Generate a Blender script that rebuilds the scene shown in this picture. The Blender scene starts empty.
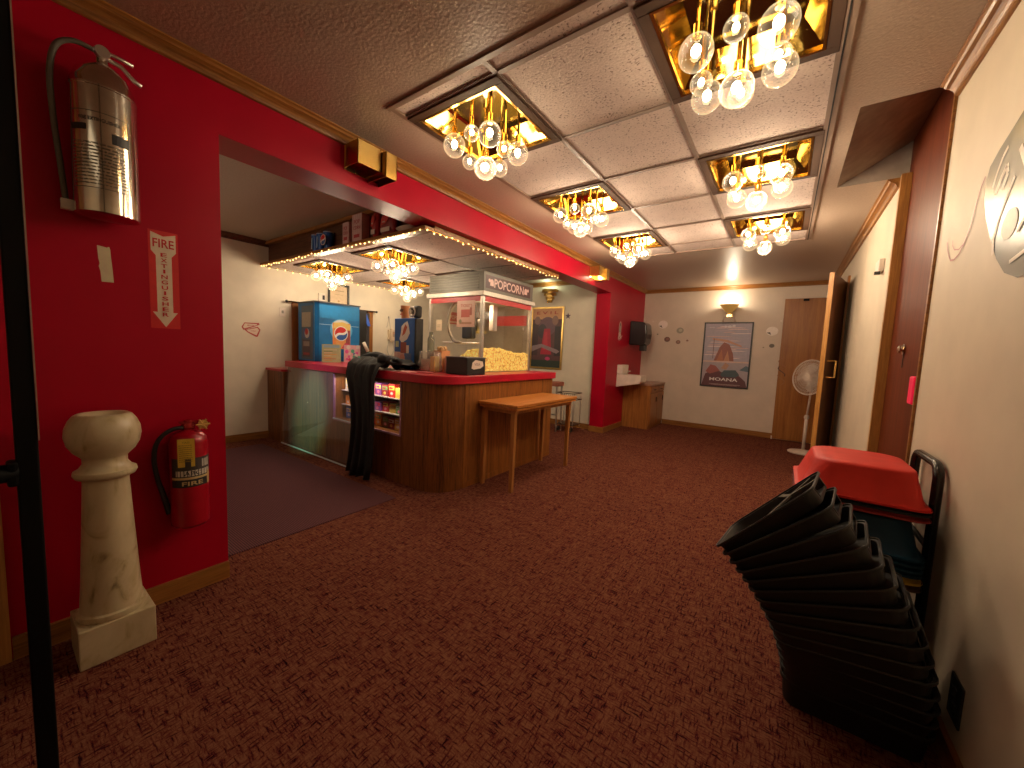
import bpy, math, random
from mathutils import Vector, Matrix
random.seed(7)
C = bpy.context.scene.collection
PI = math.pi
WL = {}          # world location of each root / part

# ------------------------------------------------------------------ materials
MATS = {}
def nt(name):
    m = bpy.data.materials.new(name); m.use_nodes = True
    t = m.node_tree; b = t.nodes['Principled BSDF']
    return m, t, b
def node(t, ty, **kw):
    n = t.nodes.new(ty)
    for k, v in kw.items(): setattr(n, k, v)
    return n
def mapping(t, scale=(1, 1, 1), rot=(0, 0, 0), coord='Object'):
    tc = node(t, 'ShaderNodeTexCoord'); mp = node(t, 'ShaderNodeMapping')
    mp.inputs['Scale'].default_value = scale; mp.inputs['Rotation'].default_value = rot
    t.links.new(tc.outputs[coord], mp.inputs['Vector'])
    return mp.outputs['Vector']
def ramp(t, fac, stops):
    r = node(t, 'ShaderNodeValToRGB')
    e = r.color_ramp.elements
    while len(e) < len(stops): e.new(0.5)
    for i, (p, c) in enumerate(stops):
        e[i].position = p; e[i].color = (c[0], c[1], c[2], 1)
    t.links.new(fac, r.inputs['Fac'])
    return r.outputs['Color']
def bump(t, b, h, strength=.2, dist=.01):
    n = node(t, 'ShaderNodeBump'); n.inputs['Strength'].default_value = strength; n.inputs['Distance'].default_value = dist
    t.links.new(h, n.inputs['Height']); t.links.new(n.outputs['Normal'], b.inputs['Normal'])
def plain(name, col, rough=.5, metal=0., var=.08, scale=12., bmp=0., emit=0., spec=.5):
    if name in MATS: return MATS[name]
    m, t, b = nt(name)
    v = mapping(t)
    n = node(t, 'ShaderNodeTexNoise'); n.inputs['Scale'].default_value = scale; n.inputs['Detail'].default_value = 3
    t.links.new(v, n.inputs['Vector'])
    lo = [c * (1 - var) for c in col]; hi = [min(1, c * (1 + var)) for c in col]
    c = ramp(t, n.outputs['Fac'], [(.3, lo), (.7, hi)])
    t.links.new(c, b.inputs['Base Color'])
    b.inputs['Roughness'].default_value = rough; b.inputs['Metallic'].default_value = metal
    b.inputs['Specular IOR Level'].default_value = spec
    if bmp: bump(t, b, n.outputs['Fac'], bmp, .004)
    if emit:
        t.links.new(c, b.inputs['Emission Color']); b.inputs['Emission Strength'].default_value = emit
    MATS[name] = m
    return m
def wood(name, dark, light, axis='z', rough=.35, scale=1., spec=.4):
    if name in MATS: return MATS[name]
    m, t, b = nt(name)
    s = {'z': (22, 22, 1.1), 'x': (1.1, 22, 22), 'y': (22, 1.1, 22)}[axis]
    v = mapping(t, tuple(q * scale for q in s))
    n = node(t, 'ShaderNodeTexNoise'); n.inputs['Scale'].default_value = 1.6; n.inputs['Detail'].default_value = 6
    n.inputs['Roughness'].default_value = .62; n.inputs['Distortion'].default_value = .6
    t.links.new(v, n.inputs['Vector'])
    v2 = mapping(t, tuple(q * scale * 5 for q in s))
    n2 = node(t, 'ShaderNodeTexNoise'); n2.inputs['Scale'].default_value = 2; n2.inputs['Detail'].default_value = 2
    t.links.new(v2, n2.inputs['Vector'])
    a = node(t, 'ShaderNodeMath', operation='MULTIPLY_ADD'); a.inputs[1].default_value = .35; a.inputs[2].default_value = 0
    t.links.new(n2.outputs['Fac'], a.inputs[0])
    ad = node(t, 'ShaderNodeMath', operation='MULTIPLY_ADD'); ad.inputs[1].default_value = .75
    t.links.new(n.outputs['Fac'], ad.inputs[0]); t.links.new(a.outputs[0], ad.inputs[2])
    mid = [(p + q) / 2 for p, q in zip(dark, light)]
    c = ramp(t, ad.outputs[0], [(.38, dark), (.52, mid), (.68, light)])
    t.links.new(c, b.inputs['Base Color']); b.inputs['Roughness'].default_value = rough
    b.inputs['Specular IOR Level'].default_value = spec
    MATS[name] = m
    return m
def emit(name, col, s):
    if name in MATS: return MATS[name]
    m, t, b = nt(name)
    b.inputs['Base Color'].default_value = (*col, 1)
    b.inputs['Emission Color'].default_value = (*col, 1); b.inputs['Emission Strength'].default_value = s
    try: m.cycles.emission_sampling = 'NONE'
    except Exception: pass
    MATS[name] = m
    return m
def glass(name, tint=(1, 1, 1), gl=.12, rough=.02, rim=.7, haze=0., hazecol=(.8, .85, .85), lit=0.):
    if name in MATS: return MATS[name]
    m = bpy.data.materials.new(name); m.use_nodes = True; t = m.node_tree; t.nodes.clear()
    o = node(t, 'ShaderNodeOutputMaterial'); tr = node(t, 'ShaderNodeBsdfTransparent'); g = node(t, 'ShaderNodeBsdfGlossy')
    tr.inputs['Color'].default_value = (*tint, 1); g.inputs['Roughness'].default_value = rough
    lw = node(t, 'ShaderNodeLayerWeight'); lw.inputs['Blend'].default_value = .35
    mr = node(t, 'ShaderNodeMapRange'); mr.inputs['To Min'].default_value = gl * .4; mr.inputs['To Max'].default_value = rim
    pw = node(t, 'ShaderNodeMath', operation='POWER'); pw.inputs[1].default_value = 2.2
    t.links.new(lw.outputs['Facing'], pw.inputs[0]); t.links.new(pw.outputs[0], mr.inputs['Value'])
    mx = node(t, 'ShaderNodeMixShader'); t.links.new(mr.outputs['Result'], mx.inputs['Fac'])
    t.links.new(tr.outputs[0], mx.inputs[1]); t.links.new(g.outputs[0], mx.inputs[2])
    out = mx.outputs[0]
    if lit:
        em = node(t, 'ShaderNodeEmission'); em.inputs['Color'].default_value = (1, .74, .40, 1)
        m3 = node(t, 'ShaderNodeMapRange'); m3.inputs['To Min'].default_value = lit * .05; m3.inputs['To Max'].default_value = lit
        t.links.new(lw.outputs['Facing'], m3.inputs['Value']); t.links.new(m3.outputs['Result'], em.inputs['Strength'])
        ads = node(t, 'ShaderNodeAddShader'); t.links.new(out, ads.inputs[0]); t.links.new(em.outputs[0], ads.inputs[1]); out = ads.outputs[0]
        try: m.cycles.emission_sampling = 'NONE'
        except Exception: pass
    if haze:
        d = node(t, 'ShaderNodeBsdfDiffuse'); d.inputs['Color'].default_value = (*hazecol, 1)
        m2 = node(t, 'ShaderNodeMixShader'); m2.inputs['Fac'].default_value = haze
        t.links.new(out, m2.inputs[1]); t.links.new(d.outputs[0], m2.inputs[2]); out = m2.outputs[0]
    t.links.new(out, o.inputs['Surface'])
    MATS[name] = m
    return m
def metal(name, col, rough=.15, var=.15, scale=6):
    if name in MATS: return MATS[name]
    m = plain(name, col, rough, 1., var, scale)
    return m

def make_special():
    # carpet with basket-weave blocks
    m, t, b = nt('carpet'); L = t.links
    tc = node(t, 'ShaderNodeTexCoord'); sp = node(t, 'ShaderNodeSeparateXYZ')
    wn = node(t, 'ShaderNodeTexNoise'); wn.inputs['Scale'].default_value = 30
    L.new(tc.outputs['Object'], wn.inputs['Vector'])
    wm = node(t, 'ShaderNodeVectorMath', operation='SCALE'); wm.inputs['Scale'].default_value = .012
    L.new(wn.outputs['Color'], wm.inputs[0])
    wa = node(t, 'ShaderNodeVectorMath', operation='ADD'); L.new(tc.outputs['Object'], wa.inputs[0]); L.new(wm.outputs[0], wa.inputs[1])
    L.new(wa.outputs[0], sp.inputs[0])
    def hatch(sc, det=3):
        mp = node(t, 'ShaderNodeMapping'); mp.inputs['Scale'].default_value = sc; L.new(wa.outputs[0], mp.inputs['Vector'])
        q = node(t, 'ShaderNodeTexNoise'); q.inputs['Scale'].default_value = 1; q.inputs['Detail'].default_value = det; L.new(mp.outputs[0], q.inputs['Vector']); return q.outputs['Fac']
    def math2(op, a, b_):
        q = node(t, 'ShaderNodeMath', operation=op)
        L.new(a, q.inputs[0])
        if isinstance(b_, float): q.inputs[1].default_value = b_
        else: L.new(b_, q.inputs[1])
        return q.outputs[0]
    fine = math2('MINIMUM', hatch((22, 140, 1)), hatch((140, 22, 1)))
    band = math2('MINIMUM', hatch((2.2, 24, 1), 1), hatch((24, 2.2, 1), 1))
    grain = node(t, 'ShaderNodeTexNoise'); grain.inputs['Scale'].default_value = 230; L.new(tc.outputs['Object'], grain.inputs['Vector'])
    v1 = math2('MULTIPLY', fine, .95); v2 = math2('MULTIPLY', band, .17); v3 = math2('MULTIPLY', grain.outputs['Fac'], .22)
    class A3: pass
    tot = math2('ADD', math2('ADD', v1, v2), v3); a3 = A3(); a3.outputs = [tot]
    c = ramp(t, tot, [(.46, (.014, .005, .007)), (.52, (.060, .010, .014)), (.57, (.115, .023, .018)), (.62, (.150, .048, .027)), (.72, (.20, .082, .042))])
    L.new(c, b.inputs['Base Color']); b.inputs['Roughness'].default_value = 1; b.inputs['Specular IOR Level'].default_value = .05
    bump(t, b, a3.outputs[0], .6, .006)
    MATS['carpet'] = m
    # ribbed entrance mat
    m, t, b = nt('ribbed_mat'); L = t.links
    v = mapping(t, (1, 1, 1)); w = node(t, 'ShaderNodeTexWave'); w.inputs['Scale'].default_value = 26; w.bands_direction = 'Y'
    w.inputs['Distortion'].default_value = .4; L.new(v, w.inputs['Vector'])
    n = node(t, 'ShaderNodeTexNoise'); n.inputs['Scale'].default_value = 140; L.new(v, n.inputs['Vector'])
    a = node(t, 'ShaderNodeMath', operation='MULTIPLY'); L.new(w.outputs['Fac'], a.inputs[0]); L.new(n.outputs['Fac'], a.inputs[1])
    c = ramp(t, a.outputs[0], [(.05, (.035, .010, .014)), (.5, (.15, .036, .042))]); L.new(c, b.inputs['Base Color'])
    b.inputs['Roughness'].default_value = .95; bump(t, b, w.outputs['Fac'], .5, .004)
    MATS['ribbed_mat'] = m
    # plaster ceiling with orange peel, slightly glossy
    for nm, col, rg in (('ceiling_plaster', (.52, .40, .31), .33), ('back_ceiling', (.50, .42, .33), .6)):
        m, t, b = nt(nm); L = t.links; v = mapping(t)
        n = node(t, 'ShaderNodeTexNoise'); n.inputs['Scale'].default_value = 75; n.inputs['Detail'].default_value = 3; L.new(v, n.inputs['Vector'])
        c = ramp(t, n.outputs['Fac'], [(.35, [q * .88 for q in col]), (.65, col)]); L.new(c, b.inputs['Base Color'])
        b.inputs['Roughness'].default_value = rg; bump(t, b, n.outputs['Fac'], .55, .004)
        MATS[nm] = m
    # acoustic tile with pits
    m, t, b = nt('acoustic_tile'); L = t.links; v = mapping(t)
    n = node(t, 'ShaderNodeTexNoise'); n.inputs['Scale'].default_value = 95; n.inputs['Detail'].default_value = 2; L.new(v, n.inputs['Vector'])
    n2 = node(t, 'ShaderNodeTexNoise'); n2.inputs['Scale'].default_value = 14; L.new(v, n2.inputs['Vector'])
    a = node(t, 'ShaderNodeMath', operation='MULTIPLY_ADD'); a.inputs[1].default_value = .25; L.new(n2.outputs['Fac'], a.inputs[0]); L.new(n.outputs['Fac'], a.inputs[2])
    c = ramp(t, a.outputs[0], [(.44, (.22, .15, .12)), (.50, (.60, .47, .41)), (.75, (.68, .55, .48))]); L.new(c, b.inputs['Base Color'])
    b.inputs['Roughness'].default_value = .85; bump(t, b, a.outputs[0], .5, .004)
    MATS['acoustic_tile'] = m
    # marble
    m, t, b = nt('marble'); L = t.links; v = mapping(t, (1, 1, .6))
    n = node(t, 'ShaderNodeTexNoise'); n.inputs['Scale'].default_value = 9; n.inputs['Detail'].default_value = 7; n.inputs['Distortion'].default_value = 2.2; L.new(v, n.inputs['Vector'])
    c = ramp(t, n.outputs['Fac'], [(.28, (.24, .18, .09)), (.37, (.47, .38, .21)), (.46, (.55, .46, .28)), (.8, (.62, .53, .34))]); L.new(c, b.inputs['Base Color'])
    b.inputs['Roughness'].default_value = .28; MATS['marble'] = m
    # popcorn
    m, t, b = nt('popcorn_heap'); L = t.links; v = mapping(t)
    vo = node(t, 'ShaderNodeTexVoronoi'); vo.inputs['Scale'].default_value = 46; L.new(v, vo.inputs['Vector'])
    c = ramp(t, vo.outputs['Distance'], [(.1, (.98, .80, .28)), (.5, (.90, .60, .12)), (.8, (.55, .30, .05))]); L.new(c, b.inputs['Base Color'])
    b.inputs['Roughness'].default_value = .8; bump(t, b, vo.outputs['Distance'], -.9, .015)
    L.new(c, b.inputs['Emission Color']); b.inputs['Emission Strength'].default_value = .42  # self-glow put into the heap to stand in for light falling on it
    MATS['popcorn_heap'] = m
make_special()
WALL = plain('cream_wall', (.66, .56, .42), .55, 0, .05, 5)
WALLB = plain('white_wall', (.72, .64, .50), .5, 0, .06, 5)
WALLF = plain('far_wall', (.68, .57, .46), .5, 0, .05, 5)
RED = plain('red_paint', (.40, .001, .018), .36, 0, .05, 4, spec=.22)
OAK = wood('oak_trim_y', (.15, .055, .012), (.36, .155, .035), 'y')
OAKX = wood('oak_trim_x', (.17, .06, .014), (.38, .165, .04), 'x')
OAKZ = wood('oak_trim_z', (.26, .11, .025), (.48, .22, .055), 'z')
CTW = wood('counter_wood', (.055, .015, .003), (.26, .088, .018), 'z', .38)
CTWL = wood('counter_wood_light', (.12, .036, .007), (.36, .13, .026), 'z', .38)
FASC = wood('fascia_wood', (.05, .018, .008), (.16, .06, .028), 'x', .5)
DOORW = wood('door_veneer', (.24, .082, .015), (.40, .160, .034), 'z', .4, .6)
DOORE = wood('door_edge_wood', (.36, .15, .03), (.58, .28, .07), 'z', .4)
MAHOG = wood('mahogany_panel', (.075, .012, .003), (.15, .028, .006), 'z', .45, 1., .2)
TABW = wood('table_wood', (.42, .14, .025), (.62, .24, .05), 'y', .33)
TABL = wood('table_leg_wood', (.30, .12, .03), (.50, .21, .055), 'z', .4)
CABW = wood('cabinet_wood', (.22, .075, .016), (.42, .165, .038), 'z', .4)
BRASS = metal('brass', (.85, .60, .20), .16)
BRASSM = metal('brass_mirror', (.80, .56, .16), .09, .1, 3)
BRASSP = metal('smoked_mirror', (.34, .28, .15), .08)
BRASSB = metal('brushed_brass', (.70, .47, .15), .3)
BRONZE = plain('bronze_frame', (.07, .035, .02), .7, spec=.2)
CHROME = metal('chrome', (.75, .72, .62), .14, .2, 9)
STEEL = metal('aluminium', (.62, .58, .52), .38)
BLACK = plain('black_plastic', (.018, .018, .017), .42, 0, .2)
SEATB = plain('black_moulded_plastic', (.0075, .007, .0055), .5, 0, .15, 25)
BLACKM = plain('black_metal', (.003, .003, .003), .6, spec=.15)
DARK = plain('dark_gap', (.01, .008, .007), .9)
WHITEP = plain('white_plastic', (.78, .68, .58), .4)
WHITE = plain('white_print', (.82, .78, .70), .5)
GLASS = glass('bulb_glass', gl=.05, rim=.30, rough=.03, lit=.5)
PANE = glass('clear_pane', gl=.06, rim=.8)
PLEXI = glass('plexiglass_sheet', gl=.25, rim=.8, rough=.10, haze=.08, hazecol=(.55, .62, .6))
FIL = emit('lit_filament', (1, .80, .46), 45)
TINY = emit('fairy_light', (1, .62, .22), 5)
GLOW = emit('sconce_glow', (1, .78, .45), 5)
RCT = plain('red_laminate', (.50, .008, .03), .28)
COAT = plain('black_cloth', (.007, .007, .008), .7, 0, .3, 20)
TILEM = MATS['acoustic_tile']

# ------------------------------------------------------------------ mesh builder
class MB:
    def __init__(s): s.v = []; s.f = []; s.mi = []; s.cur = 0
    def add(s, vs, fs):
        o = len(s.v); s.v += [tuple(p) for p in vs]
        for f in fs: s.f.append(tuple(i + o for i in f)); s.mi.append(s.cur)
        return s
    def box(s, x0, x1, y0, y1, z0, z1, M=None):
        vs = [Vector(p) for p in ((x0, y0, z0), (x1, y0, z0), (x1, y1, z0), (x0, y1, z0), (x0, y0, z1), (x1, y0, z1), (x1, y1, z1), (x0, y1, z1))]
        if M is not None: vs = [M @ p for p in vs]
        return s.add(vs, [(0, 3, 2, 1), (4, 5, 6, 7), (0, 1, 5, 4), (1, 2, 6, 5), (2, 3, 7, 6), (3, 0, 4, 7)])
    def quad(s, *p): return s.add(p, [tuple(range(len(p)))])
    def prism(s, poly, d0, d1, fn):
        n = len(poly); vs = [fn(a, b, d0) for a, b in poly] + [fn(a, b, d1) for a, b in poly]
        fs = [tuple(range(n))[::-1], tuple(range(n, 2 * n))] + [(i, (i + 1) % n, n + (i + 1) % n, n + i) for i in range(n)]
        return s.add(vs, fs)
    def lathe(s, prof, c=(0, 0, 0), n=28, M=None, sy=1.):
        vs = []; fs = []
        for r, z in prof:
            for k in range(n):
                a = 2 * PI * k / n; p = Vector((r * math.cos(a), r * math.sin(a) * sy, z))
                if M is not None: p = M @ p
                vs.append(p + Vector(c))
        m = len(prof)
        for i in range(m - 1):
            for k in range(n):
                k2 = (k + 1) % n; fs.append((i * n + k, i * n + k2, (i + 1) * n + k2, (i + 1) * n + k))
        if prof[0][0] > 1e-5: fs.append(tuple(range(n))[::-1])
        if prof[-1][0] > 1e-5: fs.append(tuple((m - 1) * n + k for k in range(n)))
        return s.add(vs, fs)
    def sphere(s, c, r, n=20, sz=1.):
        k = n // 2
        return s.lathe([(max(r * math.sin(PI * i / k), 1e-6), -r * sz * math.cos(PI * i / k)) for i in range(k + 1)], c, n)
    def stube(s, pts, r, n=10, k=6):
        P = [Vector(p) for p in pts]; rs = r if isinstance(r, (list, tuple)) else [r] * len(P); out = []; ro = []
        for i in range(len(P) - 1):
            a, b, c, d = P[max(i - 1, 0)], P[i], P[i + 1], P[min(i + 2, len(P) - 1)]
            for q in range(k):
                u = q / k; out.append(.5 * ((2 * b) + (c - a) * u + (2 * a - 5 * b + 4 * c - d) * u * u + (3 * b - a - 3 * c + d) * u ** 3)); ro.append(rs[i] + (rs[i + 1] - rs[i]) * u)
        out.append(P[-1]); ro.append(rs[-1])
        return s.tube(out, ro, n)
    def tube(s, pts, r, n=8, closed=False):
        pts = [Vector(p) for p in pts]; rs = r if isinstance(r, (list, tuple)) else [r] * len(pts)
        vs = []; fs = []; up = None; m = len(pts)
        for i, p in enumerate(pts):
            if closed: d = (pts[(i + 1) % m] - pts[i - 1])
            else: d = (pts[min(i + 1, m - 1)] - pts[max(i - 1, 0)])
            d.normalize()
            if up is None: up = d.orthogonal().normalized()
            up = (up - d * up.dot(d));
            if up.length < 1e-6: up = d.orthogonal()
            up.normalize(); w = d.cross(up)
            for k in range(n):
                a = 2 * PI * k / n; vs.append(p + (up * math.cos(a) + w * math.sin(a)) * rs[i])
        for i in range(m if closed else m - 1):
            j = (i + 1) % m
            for k in range(n):
                k2 = (k + 1) % n; fs.append((i * n + k, i * n + k2, j * n + k2, j * n + k))
        if not closed: fs += [tuple(range(n))[::-1], tuple((m - 1) * n + k for k in range(n))]
        return s.add(vs, fs)
    def loft(s, rings, cap0=True, cap1=True):
        n = len(rings[0]); o = len(s.v); vs = [p for r in rings for p in r]; fs = []
        for i in range(len(rings) - 1):
            for k in range(n):
                k2 = (k + 1) % n; fs.append((i * n + k, i * n + k2, (i + 1) * n + k2, (i + 1) * n + k))
        if cap0: fs.append(tuple(range(n))[::-1])
        if cap1: fs.append(tuple((len(rings) - 1) * n + k for k in range(n)))
        return s.add(vs, fs)
    def build(s, name, mat, parent=None, smooth=False, bevel=0, solid=0, sub=0, loc=None, label=None):
        if parent is not None: w = WL[parent.name]
        else: w = Vector(loc) if loc is not None else Vector((0, 0, 0))
        me = bpy.data.meshes.new(name)
        me.from_pydata([tuple(Vector(p) - w) for p in s.v], [], s.f)
        mats = mat if isinstance(mat, list) else [mat]
        for m in mats: me.materials.append(m)
        for i, p in enumerate(me.polygons):
            p.material_index = min(s.mi[i], len(mats) - 1)
            p.use_smooth = bool(smooth)
        me.update()
        o = bpy.data.objects.new(name, me); C.objects.link(o)
        if parent is not None: o.parent = parent
        else: o.location = w
        WL[o.name] = w
        if smooth and smooth is not True:
            try: me.set_sharp_from_angle(angle=math.radians(smooth))
            except Exception: pass
        if sub:
            md = o.modifiers.new('sub', 'SUBSURF'); md.levels = sub; md.render_levels = sub
        if solid:
            md = o.modifiers.new('solid', 'SOLIDIFY'); md.thickness = solid; md.offset = 0
        if bevel:
            md = o.modifiers.new('bevel', 'BEVEL'); md.width = bevel; md.segments = 2; md.limit_method = 'ANGLE'
        if label: o['label'] = label
        return o
def thing(name, label, cat, loc, group=None):
    o = bpy.data.objects.new(name, None); C.objects.link(o); o.location = loc; o.empty_display_size = .05
    WL[o.name] = Vector(loc); o['label'] = label; o['category'] = cat
    if group: o['group'] = group
    return o
def tag(o, label, cat, group=None):
    o['label'] = label; o['category'] = cat
    if group: o['group'] = group
    return o
def struct(o): o['kind'] = 'structure'; return o
def dup(root, loc, label=None, rz=None):
    r = root.copy(); C.objects.link(r); r.location = loc
    if label: r['label'] = label
    if rz is not None: r.rotation_euler = (0, 0, rz)
    for ch in list(root.children):
        c = ch.copy(); C.objects.link(c); c.parent = r
        for g in list(ch.children):
            d = g.copy(); C.objects.link(d); d.parent = c
    return r
def SB(name, mat, *boxes, **kw):
    m = MB()
    for b in boxes: m.box(*b)
    return struct(m.build(name, mat, **kw))
_txt = {}
def text_mesh(s):
    if s in _txt: return _txt[s]
    cu = bpy.data.curves.new('t', 'FONT'); cu.body = s; cu.size = 1; cu.offset = .018; cu.resolution_u = 3
    o = bpy.data.objects.new('t', cu); C.objects.link(o)
    dg = bpy.context.evaluated_depsgraph_get(); me = bpy.data.meshes.new_from_object(o.evaluated_get(dg))
    vs = [v.co.copy() for v in me.vertices]; fs = [tuple(p.vertices) for p in me.polygons]
    bpy.data.objects.remove(o); bpy.data.curves.remove(cu); bpy.data.meshes.remove(me)
    xs = [v.x for v in vs]; ys = [v.y for v in vs]
    cx = (min(xs) + max(xs)) / 2; cy = (min(ys) + max(ys)) / 2; w = max(xs) - min(xs); h = max(ys) - min(ys)
    _txt[s] = ([((v.x - cx) / w, (v.y - cy) / h) for v in vs], fs)
    return _txt[s]
def pm(col, rough=.45, e=0):
    k = 'print_%02x%02x%02x' % tuple(int(min(1, q) * 255) for q in col) + ('_lit' if e else '')
    return plain(k, col, rough, 0, .06, 30, emit=e)
def art(name, parent, O, u, v, items, step=.0007, e=0, loc=None):
    """flat print: items in metres along u,v from O, stacked along u x v"""
    O = Vector(O); u = Vector(u); v = Vector(v); n = u.cross(v).normalized()
    m = MB(); mats = []
    for k, it in enumerate(items):
        mt = pm(it[-1], e=e)
        if mt not in mats: mats.append(mt)
        m.cur = mats.index(mt); off = O + n * (step * (k * .35 + 1))
        P = lambda a, b: off + u * a + v * b
        if it[0] == 'r': a0, b0, a1, b1 = it[1:5]; m.quad(P(a0, b0), P(a1, b0), P(a1, b1), P(a0, b1))
        elif it[0] == 'p': m.quad(*[P(a, b) for a, b in it[1]])
        elif it[0] == 'c':
            a, b, r = it[1:4]; ry = it[4] if len(it) > 5 else r
            m.quad(*[P(a + r * math.cos(q * PI / 12), b + ry * math.sin(q * PI / 12)) for q in range(24)])
        elif it[0] == 't':
            s, a, b, w, h = it[1:6]; vs, fs = text_mesh(s)
            m.add([P(a + x * w, b + y * h) for x, y in vs], fs)
        elif it[0] == 'l':
            pts, w = it[1], it[2]
            for i in range(len(pts) - 1):
                p, q = Vector(pts[i]), Vector(pts[i + 1]); d = (q - p).normalized(); nn = Vector((-d.y, d.x)) * w / 2
                m.quad(P(*(p - nn)), P(*(q - nn)), P(*(q + nn)), P(*(p + nn)))
    return m.build(name, mats, parent, loc=loc)
def flat_thing(name, label, cat, O, u, v, items, group=None):
    o = art(name, None, O, u, v, items, loc=O)
    return tag(o, label, cat, group)
UX, UY, UZ = Vector((1, 0, 0)), Vector((0, 1, 0)), Vector((0, 0, 1))

# ------------------------------------------------------------------ dimensions
XL, XR, YF, ZC = -2.224, .51, 7.30, 2.44
XB, YB, ZB = -5.22, 5.70, 2.40
OY0, OY1, OZ = .69, 5.60, 2.155      # opening in the red wall
# ------------------------------------------------------------------ room shell
SB('floor', MATS['carpet'], (-5.4, .9, -1.8, 7.5, -.05, 0))
SB('floor', MATS['ribbed_mat'], (-4.9, -2.43, -1.4, 1.88, 0, .006))
SB('wall_left', RED, (-2.45, XL, -1.6, OY0, 0, ZC), (-2.45, XL, OY1, YF, 0, ZC), (-2.45, XL, OY0, OY1, OZ, ZC))
SB('wall_far', WALLF, (XL, .66, YF, 7.4, 0, ZC + .3))
SB('wall_right', WALL, (XR, .70, -1.6, 2.52, 0, ZC), (XR, .70, 3.47, YF, 0, ZC))
SB('wall_near', WALL, (-5.4, .8, -1.7, -1.6, 0, ZC + .3))
SB('wall_back_left', WALLB, (-5.35, XB, -1.6, 5.8, 0, ZC))
SB('wall_back_far', WALLB, (XB, -2.45, YB, 5.8, 0, ZC))
SB('ceiling', MATS['back_ceiling'], (XB, -2.45, -1.6, YB, ZB, ZB + .03))
def grid_plane(m, x0, x1, y0, y1, z, holes, t=.02):
    xs = sorted({x0, x1, *[h[0] for h in holes], *[h[1] for h in holes]}); ys = sorted({y0, y1, *[h[2] for h in holes], *[h[3] for h in holes]})
    for i in range(len(xs) - 1):
        for j in range(len(ys) - 1):
            cx, cy = (xs[i] + xs[i + 1]) / 2, (ys[j] + ys[j + 1]) / 2
            if any(h[0] < cx < h[1] and h[2] < cy < h[3] for h in holes): continue
            m.quad((xs[i], ys[j], z), (xs[i], ys[j + 1], z), (xs[i + 1], ys[j + 1], z), (xs[i + 1], ys[j], z))
TX0, TX1, TY0, TY1 = -1.76, .07, 1.30, 4.80
FX = [(-1.455, 1.70), (-1.455, 2.92), (-1.455, 4.14), (-.235, 1.70), (-.235, 2.92), (-.235, 4.14)]
WY0, WY1, WX0 = 2.50, 3.53, .19
m = MB(); grid_plane(m, XL, XR + .02, -1.6, YF, ZC, [(TX0, TX1, TY0, TY1), (WX0, XR + .02, WY0, WY1)])
struct(m.build('ceiling', MATS['ceiling_plaster']))
m = MB(); grid_plane(m, TX0, TX1, TY0, TY1, ZC + .004, [(x - .27, x + .27, y - .27, y + .27) for x, y in FX])
struct(m.build('ceiling', TILEM))
SB('ceiling', DARK, (-5.4, .9, -1.7, 7.4, 2.76, 2.80))
# sloping soffit over the doorway alcove
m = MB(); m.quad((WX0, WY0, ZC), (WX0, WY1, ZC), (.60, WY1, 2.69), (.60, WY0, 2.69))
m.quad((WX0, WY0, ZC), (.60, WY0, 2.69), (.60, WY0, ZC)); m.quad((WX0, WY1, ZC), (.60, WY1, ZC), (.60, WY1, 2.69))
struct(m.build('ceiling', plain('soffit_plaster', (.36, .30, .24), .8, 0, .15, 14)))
# T-bars of the suspended grid
GRIDM = plain('grid_bar', (.27, .19, .145), .5)
m = MB(); z0, z1 = ZC - .006, ZC + .002
for x in (-1.15, -.54): m.box(x - .012, x + .012, TY0, TY1, z0, z1)
for k in range(6):
    y = 1.395 + .61 * k; m.box(TX0, TX1, y - .012, y + .012, z0 + .001, z1)
struct(m.build('trim_1', GRIDM))
GRIDE = plain('grid_edge', (.28, .19, .14), .4)
m = MB(); m.box(TX0 - .03, TX1 + .035, TY0 - .02, TY0 + .006, ZC - .010, ZC + .004); m.box(TX1 - .01, TX1 + .035, TY0, TY1, ZC - .012, ZC + .004)
m.box(TX0 - .02, TX0 + .008, TY0, TY1, ZC - .008, ZC + .004); m.box(TX0, TX1, TY1 - .01, TY1 + .02, ZC - .008, ZC + .004)
struct(m.build('trim_2', GRIDE))
SB('trim_3', DARK, (TX1 + .008, TX1 + .014, TY0, TY1, ZC - .0135, ZC - .01))
# crown moulding profile (a: out from the wall, b: down from the ceiling)
CP = [(0, 0), (.062, 0), (.062, -.006), (.052, -.012), (.046, -.02), (.034, -.026), (.022, -.036), (.016, -.046), (.014, -.056), (.007, -.06), (0, -.06)]
def crown(name, mat, d0, d1, fn): return struct(MB().prism(CP, d0, d1, fn).build(name, mat, smooth=False))
crown('trim_4', OAK, -1.6, YF, lambda a, b, d: (XL + a, d, ZC + b))
crown('trim_5', OAKX, XL, XR, lambda a, b, d: (d, YF - a, ZC + b))
crown('trim_6', OAK, -1.6, 2.49, lambda a, b, d: (XR - a, d, ZC + b))
crown('trim_7', OAK, 3.53, YF, lambda a, b, d: (XR - a, d, ZC + b))
crown('trim_8', FASC, -1.6, 2.10, lambda a, b, d: (XB + a, d, ZB + b))
crown('trim_9', OAKX, XB, -2.45, lambda a, b, d: (d, YB - a, ZB + b * 1.1))
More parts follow.
